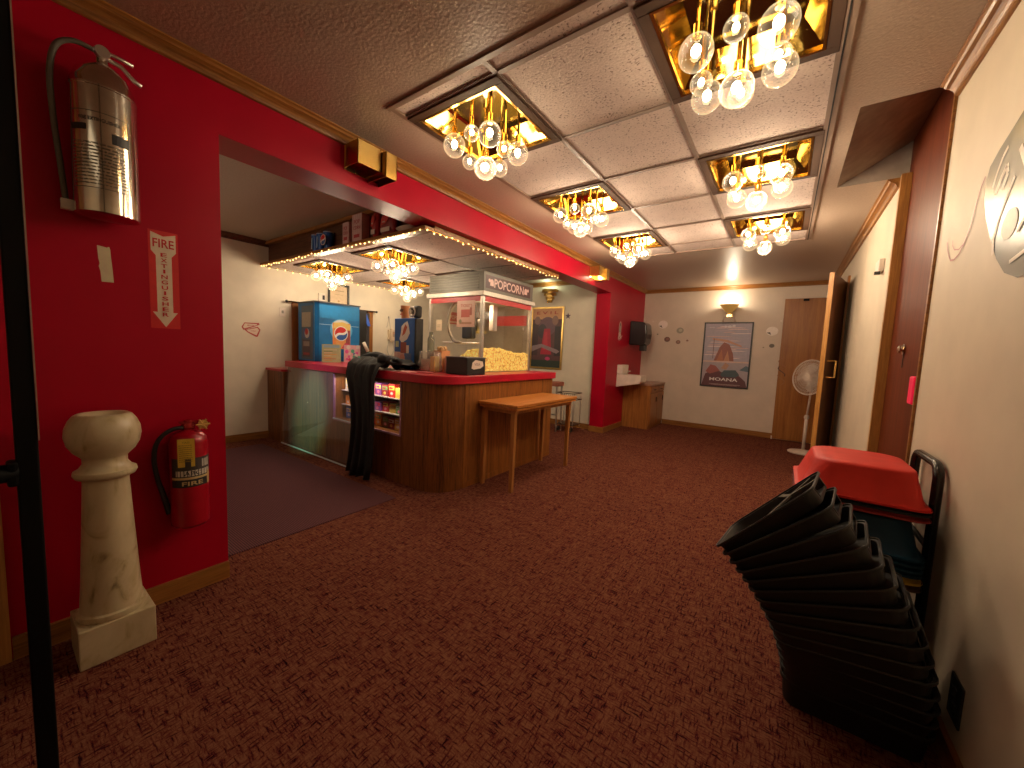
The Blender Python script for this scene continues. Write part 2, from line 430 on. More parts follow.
# baseboards
SB('baseboard_left', OAK, (XL, XL + .016, .02, OY0, 0, .085))
SB('baseboard_pillar', OAKX, (-2.455, XL + .016, OY1 - .016, OY1, 0, .085), (XL, XL + .016, OY1, 6.42, 0, .085))
SB('baseboard_far', OAKX, (-1.76, -.075, YF - .016, YF, 0, .085))
SB('baseboard_right', OAK, (XR - .016, XR, -1.6, 2.46, 0, .085), (XR - .016, XR, 3.55, 5.6, 0, .085))
SB('baseboard_back', OAK, (XB, XB + .016, -1.6, 2.07, 0, .085))
SB('baseboard_back', OAKX, (XB, -2.455, YB - .016, YB, 0, .085))
# far door (flush veneer slab)
d = SB('door_1', DOORW, (-.075, .47, YF - .035, YF - .001, .01, 2.19), bevel=.003)
art('carving', d, (-.05, YF - .035, .86), UX, UZ, [
    ('l', [(.02 + .05 * math.sin(k * .9 + j), .03 * k + j * .14) for k in range(6)], .012, c) for j, c in enumerate([(.36, .15, .05), (.07, .02, .006), (.33, .12, .04)])])
MB().box(.15, .22, YF - .06, YF - .034, 2.15, 2.18).build('closer_bracket', BLACKM, d)
SB('trim_10', WHITEP, (-.085, -.068, YF - .05, YF, 0, .05))
# recessed mahogany door in the right wall
d = SB('door_2', MAHOG, (.548, .60, 2.4, 3.6, .01, 2.75))
mm = MB(); mm.lathe([(.0001, 0), (.030, .002), (.032, .008), (.014, .010), (.014, .014), (.022, .018), (.022, .024), (.012, .030), (.0001, .031)], (.548, 3.07, 1.315), 20, Matrix.Rotation(-PI / 2, 3, 'Y'))
mm.build('knob', CHROME, d, smooth=40)
MB().box(.5455, .549, 3.075, 3.085, 1.21, 1.29).build('lock_plate', BLACK, d)
SB('trim_11', OAKZ, (XR - .010, .548, 3.440, 3.475, 0, ZC - .01))
SB('trim_12', OAK, (XR - .010, .548, 2.505, 2.525, 0, ZC))
# open door hinged on the right wall
def rot_about(px, py, a):
    return Matrix.Translation((px, py, 0)) @ Matrix.Rotation(a, 4, 'Z')
DW = .772; A = math.atan2(5.0 - 5.75, .31 - .495); MD = rot_about(.495, 5.75, A)
m = MB(); m.box(0, DW, -.018, .018, .015, 2.13, MD); d = struct(m.build('door_3', wood('open_door_face', (.10, .035, .01), (.20, .075, .022), 'z', .45)))
m = MB(); m.box(DW - .001, DW + .004, -.0195, .0195, .015, 2.132, MD); m.build('edge_strip', DOORE, d)
HB = plain('bare_brass_handle', (.62, .33, .08), .35, .2)
def dp(a, b, z): return MD @ Vector((a, b, z))
m = MB(); m.tube([dp(.64, .018, 1.08), dp(.64, .085, 1.08), dp(.64, .085, 1.25), dp(.64, .018, 1.25)], .009); m.build('handle', HB, d)
SB('trim_13', DOORW, (XR - .02, XR, 5.62, 5.72, 0, 2.2))
SB('trim_14', FASC, (XR - .012, XR, 5.72, 6.5, 0, 2.15))
# casing and door at the near end of the left wall
SB('trim_15', OAKZ, (XL, XL + .02, -.06, .017, 0, 2.2))
SB('door_4', DOORW, (XL, XL + .012, -.9, -.06, 0, 2.15))
# doorway in the back room behind the drinks machine
SB('trim_16', DOORW, (XB, XB + .02, 2.36, 2.44, 0, 1.72), (XB, XB + .02, 3.46, 3.54, 0, 1.72))
SB('door_5', DARK, (XB, XB + .008, 2.44, 3.46, 0, 1.72))

# ------------------------------------------------------------------ soffit canopy in the back room
CZ = 2.12; CXR = -2.30
CF = [(-4.50, 2.50), (-3.30, 2.50), (-4.50, 3.62), (-3.30, 3.62)]
m = MB(); grid_plane(m, XB, CXR, 2.10, 4.10, CZ, [(x - .27, x + .27, y - .27, y + .27) for x, y in CF])
struct(m.build('ceiling', TILEM))
m = MB()
for x in (-4.195, -3.605, -2.995): m.box(x - .01, x + .01, 2.10, 4.1, CZ - .005, CZ)
for y in (2.805, 3.315, 3.925): m.box(XB, CXR, y - .01, y + .01, CZ - .004, CZ)
struct(m.build('trim_17', GRIDM))
SB('trim_18', FASC, (XB, -2.45, 2.10, 2.125, CZ + .004, ZB))
SB('trim_19', OAKX, (XB, CXR, 2.005, 2.10, CZ - .012, CZ + .014))
SB('trim_20', OAKX, (XB, -2.45, 4.10, 4.12, CZ, ZB), (CXR - .004, CXR + .004, 2.10, 4.10, CZ - .004, OZ - .002))
SB('trim_21', OAKX, (XB, -2.455, 2.05, 2.10, ZB - .035, ZB - .002))

# ------------------------------------------------------------------ ceiling light fixtures
def lamp(name, kind, loc, e, col=(1, .79, .57), r=.08, parent=None, rot=None, **kw):
    l = bpy.data.lights.new(name, kind); l.energy = e; l.color = col
    if kind in ('POINT', 'SPOT'): l.shadow_soft_size = r
    for k, v in kw.items(): setattr(l, k, v)
    o = bpy.data.objects.new(name, l); C.objects.link(o)
    if parent is not None: o.parent = parent; o.location = Vector(loc) - WL[parent.name]
    else: o.location = loc
    if rot: o.rotation_euler = rot
    return o
def make_fixture(x, y, z, label, e):
    t = thing('ceiling_light', label, 'ceiling light', (x, y, z), 'brass ceiling lights with bare globe bulbs')
    m = MB(); R = .305; r = .262
    for a, b, c, d_ in ((-R, R, -R, -r), (-R, R, r, R), (-R, -r, -r, r), (r, R, -r, r)): m.box(x + a, x + b, y + c, y + d_, z - .014, z + .004)
    m.build('frame', BRONZE, t, bevel=.003)
    m = MB(); r2 = .262; r3 = .25
    for a, b, c, d_ in ((-r2, r2, -r2, -r3), (-r2, r2, r3, r2), (-r2, -r3, -r3, r3), (r3, r2, -r3, r3)): m.box(x + a, x + b, y + c, y + d_, z - .016, z + .004)
    m.build('brass_lip', BRASS, t)
    m = MB(); a = .252; b = .185; h = .085
    q0 = [(x - a, y - a, z), (x + a, y - a, z), (x + a, y + a, z), (x - a, y + a, z)]; q1 = [(x - b, y - b, z + h), (x + b, y - b, z + h), (x + b, y + b, z + h), (x - b, y + b, z + h)]
    for i in range(4): m.quad(q0[i], q0[(i + 1) % 4], q1[(i + 1) % 4], q1[i])
    m.build('reflector', BRASSM, t)
    MB().quad(*q1).build('mirror_plate', BRASSP, t)
    P = .125; lay = [(-1, -1, .060, .115), (0, -1, .041, .085), (1, -1, .060, .125), (-1, 0, .041, .150), (0, 0, .060, .215), (1, 0, .041, .145), (-1, 1, .060, .135), (0, 1, .047, .165), (1, 1, .060, .115)]
    for i, j, rb, dz in lay:
        cx, cy, cz = x + i * P, y + j * P, z - dz
        s = MB().tube([(cx, cy, z + h), (cx, cy, cz + rb + .03)], .0075, 8); s.lathe([(.015, 0), (.015, .045), (.009, .052)], (cx, cy, cz + rb - .008), 12)
        s.build('stem', BRASS, t, smooth=30)
        k = 12; pr = [(max(rb * math.sin(PI * q / k), 1e-5), -rb * math.cos(PI * q / k)) for q in range(k)] + [(.014, rb * 1.02)]
        bo = MB().lathe(pr, (cx, cy, cz), 22).build('globe_bulb', GLASS, t, smooth=True)
        MB().sphere((cx, cy, cz + rb * .12), rb * .29, 12, 1.25).build('filament', FIL, bo, smooth=True)
    lamp('fixture_lamp', 'POINT', (x, y, z - .17), e, r=.13, parent=t)
    return t
EM = 19.
proto = make_fixture(FX[0][0], FX[0][1], ZC, 'large brass ceiling light nearest the red beam above the brass wall sconce', EM)
labs = [None, 'middle brass ceiling light of the row along the red beam', 'farthest brass ceiling light of the row along the red beam',
        'biggest-looking brass ceiling light, cut off by the top of the picture', 'brass ceiling light directly beyond the one cut off at the top', 'farthest brass ceiling light of the row beside the smooth ceiling']
def set_energy(root, e):
    for ch in root.children:
        if ch.type == 'LIGHT': ch.data = ch.data.copy(); ch.data.energy = e
EN = [7.5, 19, 38, 7, 18, 38]
for i in range(1, 6): set_energy(dup(proto, (FX[i][0], FX[i][1], ZC), labs[i]), EN[i])
l2 = ['brass ceiling light over the counter, above the blue drinks machine', 'brass ceiling light over the counter, below the striped popcorn boxes',
      'brass ceiling light over the counter, left of the popcorn machine roof', 'brass ceiling light mostly hidden above the popcorn machine roof']
for i in range(4): set_energy(dup(proto, (CF[i][0], CF[i][1], CZ), l2[i]), 15)
set_energy(proto, EN[0])

# fairy lights round the canopy edge
t = thing('string_lights', 'string of tiny warm lights along the soffit edge over the counter', 'string lights', (XB + .05, 1.95, CZ - .015))
path = [(XB + .03, 1.997), (-2.31, 1.997), (-2.285, 2.03), (-2.285, 4.08)]
path2 = [(XB + .03, 2.05), (XB + .03, 4.05)]
def along(pts, n):
    L = [math.dist(pts[i], pts[i + 1]) for i in range(len(pts) - 1)]; T = sum(L); out = []
    for k in range(n):
        s = T * (k + .5) / n; i = 0
        while s > L[i]: s -= L[i]; i += 1
        f = s / L[i]; out.append((pts[i][0] + (pts[i + 1][0] - pts[i][0]) * f, pts[i][1] + (pts[i + 1][1] - pts[i][1]) * f))
    return out
m = MB(); m.tube([(x, y, CZ - .018) for x, y in path], .004, 6); m.tube([(x, y, CZ - .018) for x, y in path2], .004, 6); m.build('cable', BRASS, t)
m0 = None
for k, (x, y) in enumerate(along(path, 76) + along(path2, 22)):
    if m0 is None:
        m0 = MB().sphere((x, y, CZ - .024), .0068, 8).build('bulb', TINY, t, smooth=True); b0 = (x, y)
    else:
        c = m0.copy(); C.objects.link(c); c.parent = t; c.location = (x - b0[0], y - b0[1], random.uniform(-.014, .012))

# ------------------------------------------------------------------ wall sconces
def brass_sconce(y, label, e):
    t = thing('wall_sconce', label, 'wall light', (XL, y, 2.26), 'brass wall sconces on the red beam')
    m = MB(); x0 = XL; x1 = -2.085; z0, z1 = 2.255, 2.385; th = .004
    m.box(x0, x1, y, y + th, z0, z1); m.box(x1 - th, x1, y, y + .155, z0, z1); m.box(x0, x1, y + .151, y + .155, z0, z1); m.box(x0, x1, y, y + .155, z1 - .05, z1 - .046)
    m.build('large_shade', BRASSB, t)
    m = MB(); x1 = -2.04; z0, z1 = 2.225, 2.37; ya = y + .157; yb = y + .235
    m.box(x0, x1, ya, ya + th, z0, z1); m.box(x1 - th, x1, ya, yb, z0, z1); m.box(x0, x1, yb - th, yb, z0, z1); m.box(x0, x1, ya, yb, z1 - .05, z1 - .046)
    m.build('small_shade', BRASSB, t)
    MB().box(XL, XL + .01, y - .005, y + .24, 2.24, 2.38).build('back_plate', BRASS, t)
    if e: lamp('sconce_lamp', 'POINT', (XL + .06, y + .08, 2.27), e, r=.03, parent=t)
    return t
brass_sconce(1.31, 'unlit angular brass wall sconce on the red beam nearest the camera', 0)
brass_sconce(4.80, 'small lit brass wall sconce at the far end of the red beam', 1.2)
t = thing('wall_sconce', 'brass bowl uplight above the framed poster on the far wall', 'wall light', (-.81, YF, 2.0))
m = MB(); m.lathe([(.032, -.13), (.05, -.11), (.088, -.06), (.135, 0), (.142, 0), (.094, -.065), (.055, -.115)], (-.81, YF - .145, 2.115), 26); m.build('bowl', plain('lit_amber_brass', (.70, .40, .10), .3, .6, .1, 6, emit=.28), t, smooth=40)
for s in (-1, 1): MB().tube([(-.81 + s * .02, YF - .10, 2.0), (-.81 + s * .06, YF - .09, 1.95), (-.81 + s * .085, YF - .07, 1.89), (-.81 + s * .09, YF - .04, 1.845)], .007, 6).build('arm', WHITEP, t, smooth=True)
MB().box(-.85, -.77, YF - .06, YF - .0005, 1.93, 2.07).build('wall_plate', BRASS, t)
MB().sphere((-.81, YF - .145, 2.09), .03, 12).build('bulb', GLOW, t, smooth=True)
lamp('uplight_lamp', 'POINT', (-.81, YF - .145, 2.17), 9., (1, .85, .62), r=.05, parent=t)
t = thing('wall_sconce', 'stepped brass sconce above the framed poster behind the popcorn machine', 'wall light', (-3.34, YB, 2.2))
for k, (w, dd) in enumerate(((.15, .13), (.115, .10), (.08, .075))):
    z1 = 2.275 - k * .06; n_ = 14
    pl = [(-3.34 + w * math.cos(PI * q / n_), YB - dd * math.sin(PI * q / n_)) for q in range(n_ + 1)]
    MB().prism(pl, z1 - .045, z1, lambda a, b, d_: (a, b, d_)).build('tier', BRASSB, t)
MB().box(-3.39, -3.29, YB - .02, YB - .0005, 2.06, 2.29).build('back_plate', BRASS, t)
lamp('step_lamp', 'POINT', (-3.34, YB - .14, 2.32), 2.2, (.85, .95, .62), r=.04, parent=t)

# ------------------------------------------------------------------ left wall: silver extinguisher
LABEL = plain('etched_label', (.50, .46, .36), .35, .6)
def text_rows(O, u, v, w, h, n, col, seed=1):
    rr = random.Random(seed); it = []
    for k in range(n):
        b = h * (k + .3) / n; a = 0
        while a < w * .96:
            l = rr.uniform(.03, .16) * w
            it.append(('r', a, b, min(a + l, w), b + h / n * .42, col)); a += l + w * .025
    return it
EX, EY = -2.132, .307
t = thing('fire_extinguisher', 'large polished steel fire extinguisher hung high on the red wall', 'fire extinguisher', (EX, EY, 1.65))
R = .088
m = MB(); m.lathe([(R * .8, .012), (R, 0), (R, .43), (R * 1.02, .432), (R * 1.02, .438), (R * .985, .442), (R * .93, .465), (R * .78, .50), (R * .5, .528), (R * .22, .545), (.016, .56), (.016, .575)], (EX, EY, 1.65), 36); m.build('cylinder', CHROME, t, smooth=35)
def curved(name, parent, cx, cy, r, items, a0, z0, mat_e=0):
    """print wrapped round an upright cylinder; items use arc length and height"""
    m = MB(); mats = []
    for k, it in enumerate(items):
        mt = pm(it[-1]);
        if mt not in mats: mats.append(mt)
        m.cur = mats.index(mt); rr = r + .0006 + .0004 * k ** .5
        P = lambda a, b: (cx + rr * math.cos(a0 + a / r), cy + rr * math.sin(a0 + a / r), z0 + b)
        if it[0] == 'r':
            a, b, c, d_ = it[1:5]; n = max(1, int(abs(c - a) / .012))
            for i in range(n):
                p, q = a + (c - a) * i / n, a + (c - a) * (i + 1) / n; m.quad(P(p, b), P(q, b), P(q, d_), P(p, d_))
        elif it[0] == 't':
            s, a, b, w, h = it[1:6]; vs, fs = text_mesh(s); m.add([P(a + x * w, b + y * h) for x, y in vs], fs)
    return m.build(name, mats, parent)
its = [('r', 0, 0, .165, .002, (.1, .09, .06)), ('r', 0, .26, .165, .262, (.1, .09, .06)), ('r', 0, 0, .002, .26, (.1, .09, .06)), ('r', .163, 0, .165, .26, (.1, .09, .06)),
       ('r', .0, .195, .05, .215, (.01, .01, .01)), ('r', .115, .165, .163, .20, (.01, .01, .01)), ('t', 'FIRE EXTINGUISHER', .085, .235, .11, .012, (.05, .04, .03))]
for it in text_rows(0, 0, 0, .15, .15, 13, (.16, .14, .09), 3): its.append(('r', it[1] + .007, it[2] + .01, it[3] + .007, it[4] + .008, it[5]))
curved('etched_label', t, EX, EY, R, its, -1.25, 1.65 + .08)
m = MB(); m.tube([(EX, EY, 2.195), (EX, EY, 2.235)], .016, 12); m.lathe([(.0001, -.012), (.02, -.012), (.022, 0), (.02, .012), (.0001, .012)], (EX + .015, EY, 2.23), 16, Matrix.Rotation(PI / 2, 3, 'Y')); m.build('valve', STEEL, t, smooth=35)
m = MB(); m.tube([(EX, EY + .005, 2.245), (EX, EY + .05, 2.243), (EX, EY + .085, 2.238)], .007, 8); m.tube([(EX, EY, 2.225), (EX + .01, EY + .05, 2.212), (EX + .01, EY + .085, 2.18), (EX + .01, EY + .105, 2.172)], .008, 8); m.build('handle', STEEL, t, smooth=True)
m = MB(); m.stube([(EX + .02, EY - .02, 2.225), (EX + .02, EY - .07, 2.225), (EX + .01, EY - .11, 2.19), (EX - .01, EY - .125, 2.10), (EX - .03, EY - .12, 1.95), (EX - .04, EY - .11, 1.82), (EX - .04, EY - .10, 1.66)], .0085, 10)
m.build('hose', plain('grey_rubber', (.12, .10, .07), .5), t, smooth=True)
MB().box(EX - .045, EX - .02, EY - .115, EY - .085, 1.655, 1.69).build('hose_clip', WHITEP, t)

# FIRE EXTINGUISHER arrow sign
W_, R_ = (.72, .60, .44), (.55, .005, .012)
y0, z0 = .432, 1.245; w, h = .098, .415
its = [('r', 0, 0, w, h, (.60, .012, .012)),
       ('p', [(.008, h - .008), (.049, h - .022), (.090, h - .008), (.090, h - .085), (.075, h - .105), (.075, .07), (.09, .07), (.049, .006), (.008, .07), (.023, .07), (.023, h - .105), (.008, h - .085)], W_),
       ('t', 'FIRE', .049, h - .052, .070, .036, R_)]
for k, ch in enumerate('EXTINGUISHER'): its.append(('t', ch, .049, h - .100 - k * .0232, .021 if ch != 'I' else .007, .0165, R_))
flat_thing('fire_extinguisher_sign', 'red and white FIRE EXTINGUISHER arrow sign on the red wall', 'sign', (XL, y0, z0), UY, UZ, its)
flat_thing('tape_strip', 'torn strip of cream masking tape on the red wall', 'tape', (XL, .284, 1.416), UY, UZ,
           [('p', [(.008, 0), (.042, .001), (.040, .05), (.037, .10), (.036, .128), (.034, .138), (.030, .139), (.028, .135), (.0, .139), (.002, .09), (.005, .07), (.002, .06), (.006, .04)], (.66, .56, .36))])
# small red extinguisher
EX, EY = -2.152, .528
t = thing('fire_extinguisher', 'small red fire extinguisher with a yellow tag on the red wall', 'fire extinguisher', (EX, EY, .385))
R = .068
REDX = plain('extinguisher_red', (.36, .001, .012), .3)
MB().lathe([(R * .85, 0), (R, .012), (R, .38), (R * .95, .402), (R * .7, .425), (R * .35, .436), (.02, .442)], (EX, EY, .385), 30).build('cylinder', REDX, t, smooth=35)
its = [('r', 0, 0, .175, .035, (.02, .02, .02)), ('r', 0, .035, .175, .045, (.60, .45, .20)), ('r', 0, .045, .175, .13, (.05, .04, .035)), ('r', .02, .05, .155, .075, (.62, .58, .48)),
       ('t', 'ABC', .08, .0625, .06, .018, (.02, .02, .02)), ('t', 'FIRE', .08, .017, .075, .018, (.6, .45, .2)), ('r', .115, .085, .15, .12, (.45, .42, .36)), ('r', .14, .0, .158, .06, (.55, .35, .15))]
curved('label', t, EX, EY, R, its, -1.25, .575)
m = MB(); m.lathe([(.022, 0), (.026, .01), (.022, .03), (.012, .04)], (EX, EY, .825), 16); m.box(EX - .012, EX + .02, EY - .03, EY + .055, .853, .86); m.box(EX - .01, EX + .018, EY - .02, EY + .075, .842, .847); m.build('valve', plain('red_metal', (.42, .03, .03), .2, .6), t, smooth=30)
m = MB(); m.lathe([(.0001, 0), (.02, 0), (.02, .006), (.0001, .007)], (EX + .03, EY + .045, .845), 14, Matrix.Rotation(PI / 2, 3, 'Y'))
for k in range(6): a = k * PI / 3; m.tube([(EX + .034, EY + .045, .845), (EX + .034, EY + .045 + .026 * math.cos(a), .845 + .026 * math.sin(a))], .004, 6)
m.build('gauge', BRASSB, t)
m = MB(); m.stube([(EX + .01, EY - .02, .835), (EX + .01, EY - .06, .83), (EX + .0, EY - .10, .79), (EX - .01, EY - .115, .72), (EX - .02, EY - .105, .62), (EX - .02, EY - .085, .53), (EX - .02, EY - .068, .45)], [.009] * 5 + [.010, .013], 10); m.build('hose', BLACK, t, smooth=True)
its = [('r', 0, 0, .058, .125, (.72, .50, .06))] + [('r', i[1] + .005, i[2] + .02, i[3] + .005, i[4] + .02, i[5]) for i in text_rows(0, 0, 0, .045, .085, 9, (.38, .25, .03), 9)] + [('t', 'TAG', .029, .113, .025, .008, (.3, .2, .02))]
art('inspection_tag', t, (EX + R * .80, EY - .052, .668), Vector((.30, .95, 0)).normalized(), UZ, its)
m = MB(); m.box(XL, XL + .01, EY - .03, EY + .03, .60, .80); m.build('wall_bracket', STEEL, t)
t.location.z -= .024

# ------------------------------------------------------------------ marble pedestal
t = thing('marble_pedestal', 'cream marble pedestal with a bulbous cup top against the red wall', 'pedestal', (-2.05, .258, 0))
m = MB(); m.box(-2.15, -1.95, .155, .361, 0, .145); m.build('plinth', MATS['marble'], t, bevel=.004)
pr = [(.094, .145), (.099, .155), (.096, .168), (.087, .172), (.086, .18), (.0815, .25), (.074, .40), (.067, .55), (.0625, .655), (.064, .665), (.08, .672), (.086, .684), (.084, .696), (.072, .703), (.066, .712), (.060, .722), (.060, .742),
      (.064, .748), (.082, .768), (.096, .795), (.1015, .825), (.099, .855), (.089, .882), (.078, .899), (.068, .905), (.058, .902), (.05, .888), (.02, .88), (.0001, .879)]
pr = [(a, b * 1.012 if b > .2 else b) for a, b in pr]
MB().lathe(pr, (-2.05, .256, 0), 44).build('column', MATS['marble'], t, smooth=50)

# ------------------------------------------------------------------ black rail post by the camera
t = thing('rail_post', 'black metal post with a side crossbar standing before the red wall', 'post', (-1.45, .053, 0))
m = MB(); m.box(-1.466, -1.434, .036, .071, 0, 2.40); m.build('post', BLACKM, t, bevel=.004)
m = MB(); m.tube([(-1.45, .04, .876), (-1.45, -.55, .876)], .021, 12); m.build('crossbar', BLACKM, t, smooth=True)
m = MB(); m.box(-1.470, -1.430, .022, .04, .845, .905); m.build('clamp', BLACKM, t, bevel=.006)
m = MB(); m.box(-1.437, -1.431, .0712, .0735, .95, 2.3); m.build('edge_strip', plain('pale_strip', (.35, .26, .2), .5), t)
m = MB(); m.box(-1.48, -1.42, .023, .083, 0, .012); m.build('foot_plate', BLACKM, t, bevel=.004)

# ------------------------------------------------------------------ counter
CX1 = -2.20; CY0 = 2.12; CZT = .985
t = thing('concession_counter', 'L-shaped wooden concession counter with a red laminate top', 'counter', (-2.6, 2.5, 0))
def arc(cx, cy, r, a0, a1, n=10): return [(cx + r * math.cos(a0 + (a1 - a0) * k / n), cy + r * math.sin(a0 + (a1 - a0) * k / n)) for k in range(n + 1)]
r = .24
def cpoly(off, x_left, rr): # outer outline, then inner
    return [(x_left, CY0 - off)] + arc(CX1 - r, CY0 + r, rr, -PI / 2, 0, 12) + [(CX1 + off, 3.90 + off), (-2.48, 3.90 + off), (-2.48, 2.72), (x_left, 2.72)]
ZT = lambda a, b, d_: (a, b, d_)
# body: right of the showcase down to the bend, low rail under the showcase, left block
m = MB(); m.prism(cpoly(0, -2.69, r), .0, .915, ZT); m.build('front_panel', CTW, t, smooth=30)
m = MB(); m.box(-3.77, -2.69, CY0, 2.72, 0, .43); m.box(-4.79, -3.77, CY0, 2.72, 0, .915); m.box(-3.77, -2.69, 2.45, 2.72, .43, .915); m.box(-3.77, -2.69, CY0, 2.45, .885, .915); m.build('base_panel', CTW, t)
m = MB(); m.prism(cpoly(.028, -4.80, r + .028), .915, CZT, ZT); m.build('countertop', RCT, t, smooth=30, bevel=.005)
m = MB(); m.box(XB, -4.79, 2.07, 2.60, 0, .855); m.build('end_cabinet', CTW, t)
m = MB(); m.box(XB, -4.80, 2.05, 2.62, .855, .88); m.build('end_top', RCT, t)
m = MB(); m.box(-2.215, -2.196, 2.40, 3.895, 0, .9); m.box(-2.192, -2.19, 2.40, 3.895, .0, .05); m.build('side_panel', CTWL, t)
m = MB(); m.box(-3.77, -2.69, 2.20, 2.45, .575, .583); m.box(-3.77, -2.69, 2.20, 2.45, .725, .733); m.build('shelf', plain('shelf_white', (.5, .45, .4), .4), t)
m = MB(); m.box(-3.77, -2.69, 2.122, 2.126, .43, .885); m.build('glass_pane', PANE, t)
m = MB(); m.box(-3.775, -3.76, 2.112, 2.13, .43, .9); m.box(-2.70, -2.685, 2.112, 2.13, .43, .9); m.box(-3.77, -2.69, 2.112, 2.13, .42, .435); m.build('pane_frame', plain('pane_edge', (.45, .25, .35), .3), t)
lamp('showcase_added_fill', 'AREA', (-3.23, 2.16, .87), 3.4, (1, .82, .62), parent=t, rot=(math.radians(8), 0, 0), shape='RECTANGLE', size=1.0, size_y=.03)  # added area light that brightens the candy fronts, no fitting modelled
t = thing('plexiglass_sheet', 'clear plexiglass sheet leaning against the front of the counter', 'plexiglass sheet', (-4.1, 2.08, 0))
m = MB(); m.add([(-4.80, 2.045, .012), (-3.37, 2.045, .012), (-3.30, 2.105, .44), (-3.77, 2.108, .44), (-3.77, 2.11, .96), (-4.81, 2.11, .96)], [(0, 1, 2, 3), (0, 3, 4, 5)]); m.build('sheet', PLEXI, t)
m = MB(); m.tube([(-4.80, 2.045, .010), (-3.37, 2.045, .010)], .008, 6); m.build('bottom_edge', plain('plexi_edge', (.55, .6, .62), .3), t)
m = MB(); m.tube([(-3.77, 2.108, .44), (-3.30, 2.105, .44)], .006, 6); m.build('ledge_edge', plain('plexi_edge2', (.6, .7, .8), .3), t)
# teal and violet glow on the sheet, from two added spots without a fixture
o = lamp('added_glow_spot', 'SPOT', (-3.6, .45, 2.3), 260, (.30, 1, .60), r=.03, spot_size=math.radians(19), spot_blend=.8)
o.rotation_euler = (Vector((-4.22, 2.1, .46)) - Vector((-3.6, .45, 2.3))).to_track_quat('-Z', 'Y').to_euler()
o = lamp('added_glow_spot', 'SPOT', (-3.3, .3, 2.3), 160, (.42, .40, 1), r=.03, spot_size=math.radians(22), spot_blend=.9)
o.rotation_euler = (Vector((-4.0, 2.1, .85)) - Vector((-3.3, .3, 2.3))).to_track_quat('-Z', 'Y').to_euler()

# candy boxes in the showcase
NAMED = {'orange': (.75, .25, .03), 'red': (.55, .02, .02), 'yellow': (.8, .55, .08), 'green': (.16, .30, .10), 'blue': (.05, .15, .40), 'white': (.62, .58, .52), 'brown': (.20, .08, .03),
         'pink': (.7, .2, .3), 'purple': (.22, .06, .25), 'grey': (.25, .27, .3), 'gold': (.62, .38, .08), 'teal': (.05, .3, .32), 'maroon': (.25, .02, .03)}
rows = [(.4355, 'bottom', ['blue', 'teal', 'white', 'grey', 'red', 'orange', 'brown', 'maroon', 'gold', 'yellow']),
        (.5835, 'middle', ['orange', 'grey', 'white', 'blue', 'brown', 'purple', 'red', 'gold', 'green', 'teal']),
        (.7335, 'top', ['white', 'brown', 'blue', 'grey', 'pink', 'purple', 'maroon', 'red', 'yellow', 'orange'])]
for z, sh, cols in rows:
    for k, cn in enumerate(cols):
        x = -3.735 + k * .1045; hh = random.uniform(.085, .125); ww = .09; col = NAMED[cn]; yy = 2.215 + random.uniform(0, .02)
        t = thing('candy_box', '%s candy box on the %s shelf of the counter showcase' % (cn, sh), 'candy box', (x + ww / 2, yy + .03, z), 'candy boxes in the counter showcase')
        MB().box(x, x + ww, yy, yy + .10, z, z + hh).build('box', pm(col), t)
        c2 = NAMED[random.choice(['white', 'yellow', 'red', 'blue', 'orange', 'green'])]
        art('front_print', t, (x, yy, z), UX, UZ, [('r', .006, hh * .55, ww - .006, hh * .85, c2), ('c', ww * .5, hh * .28, .02, .014, NAMED[random.choice(['white', 'gold', 'pink'])]), ('r', .012, hh * .62, ww - .03, hh * .76, col)])

# coat over the counter
t = thing('black_coat', 'black coat draped over the counter front down to the floor', 'coat', (-3.25, 2.1, 0))
m = MB(); rowsY = [(2.50, 1.0, -3.42, -2.90), (2.42, 1.03, -3.45, -2.86), (2.32, 1.05, -3.46, -2.84), (2.22, 1.055, -3.44, -2.86), (2.13, 1.045, -3.41, -2.88), (2.06, 1.025, -3.37, -2.90), (2.03, .93, -3.345, -2.92), (2.02, .80, -3.28, -2.91), (2.01, .62, -3.22, -2.89), (2.0, .45, -3.21, -2.88), (1.995, .28, -3.23, -2.89), (1.985, .14, -3.25, -2.90), (1.97, .015, -3.27, -2.92)]
NX = 34; grid = []
for i, (yy, zz, xa, xb) in enumerate(rowsY):
    hang = max(0, min(1, (i - 4) / 3)); row = []
    for k in range(NX + 1):
        s = k / NX; x = xa + (xb - xa) * s
        fold = .022 * math.sin(s * 19 + .25 * i) + .012 * math.sin(s * 41 + 1.3 + .1 * i)
        if i < 5: row.append((x, yy, zz + abs(fold) * 1.2 + .02 * math.sin(s * 7 + i * 1.7)))
        else: row.append((x, yy - fold * (.4 + .6 * hang) - .01, zz + .01 * math.sin(s * 8 + 2)))
    grid.append(row)
vs = [p for r_ in grid for p in r_]; fs = [(i * (NX + 1) + k, i * (NX + 1) + k + 1, (i + 1) * (NX + 1) + k + 1, (i + 1) * (NX + 1) + k) for i in range(len(grid) - 1) for k in range(NX)]
m.add(vs, fs); m.build('hanging_cloth', COAT, t, smooth=True, solid=.008)
m = MB()
pts = []
for k in range(16):
    a = k / 15; pts.append((-3.40 + .54 * a, 2.20 + .10 * math.sin(a * 5), 1.075 + .025 * math.sin(a * 9)))
m.tube(pts, [.03 + .03 * math.sin(PI * min(1, k / 15 + .05)) for k in range(16)], 10); m.tube([(p[0] + .03, p[1] + .12, p[2] - .02) for p in pts], [.02 + .028 * math.sin(PI * k / 15) for k in range(16)], 10)
m.build('bundled_sleeve', COAT, t, smooth=True)

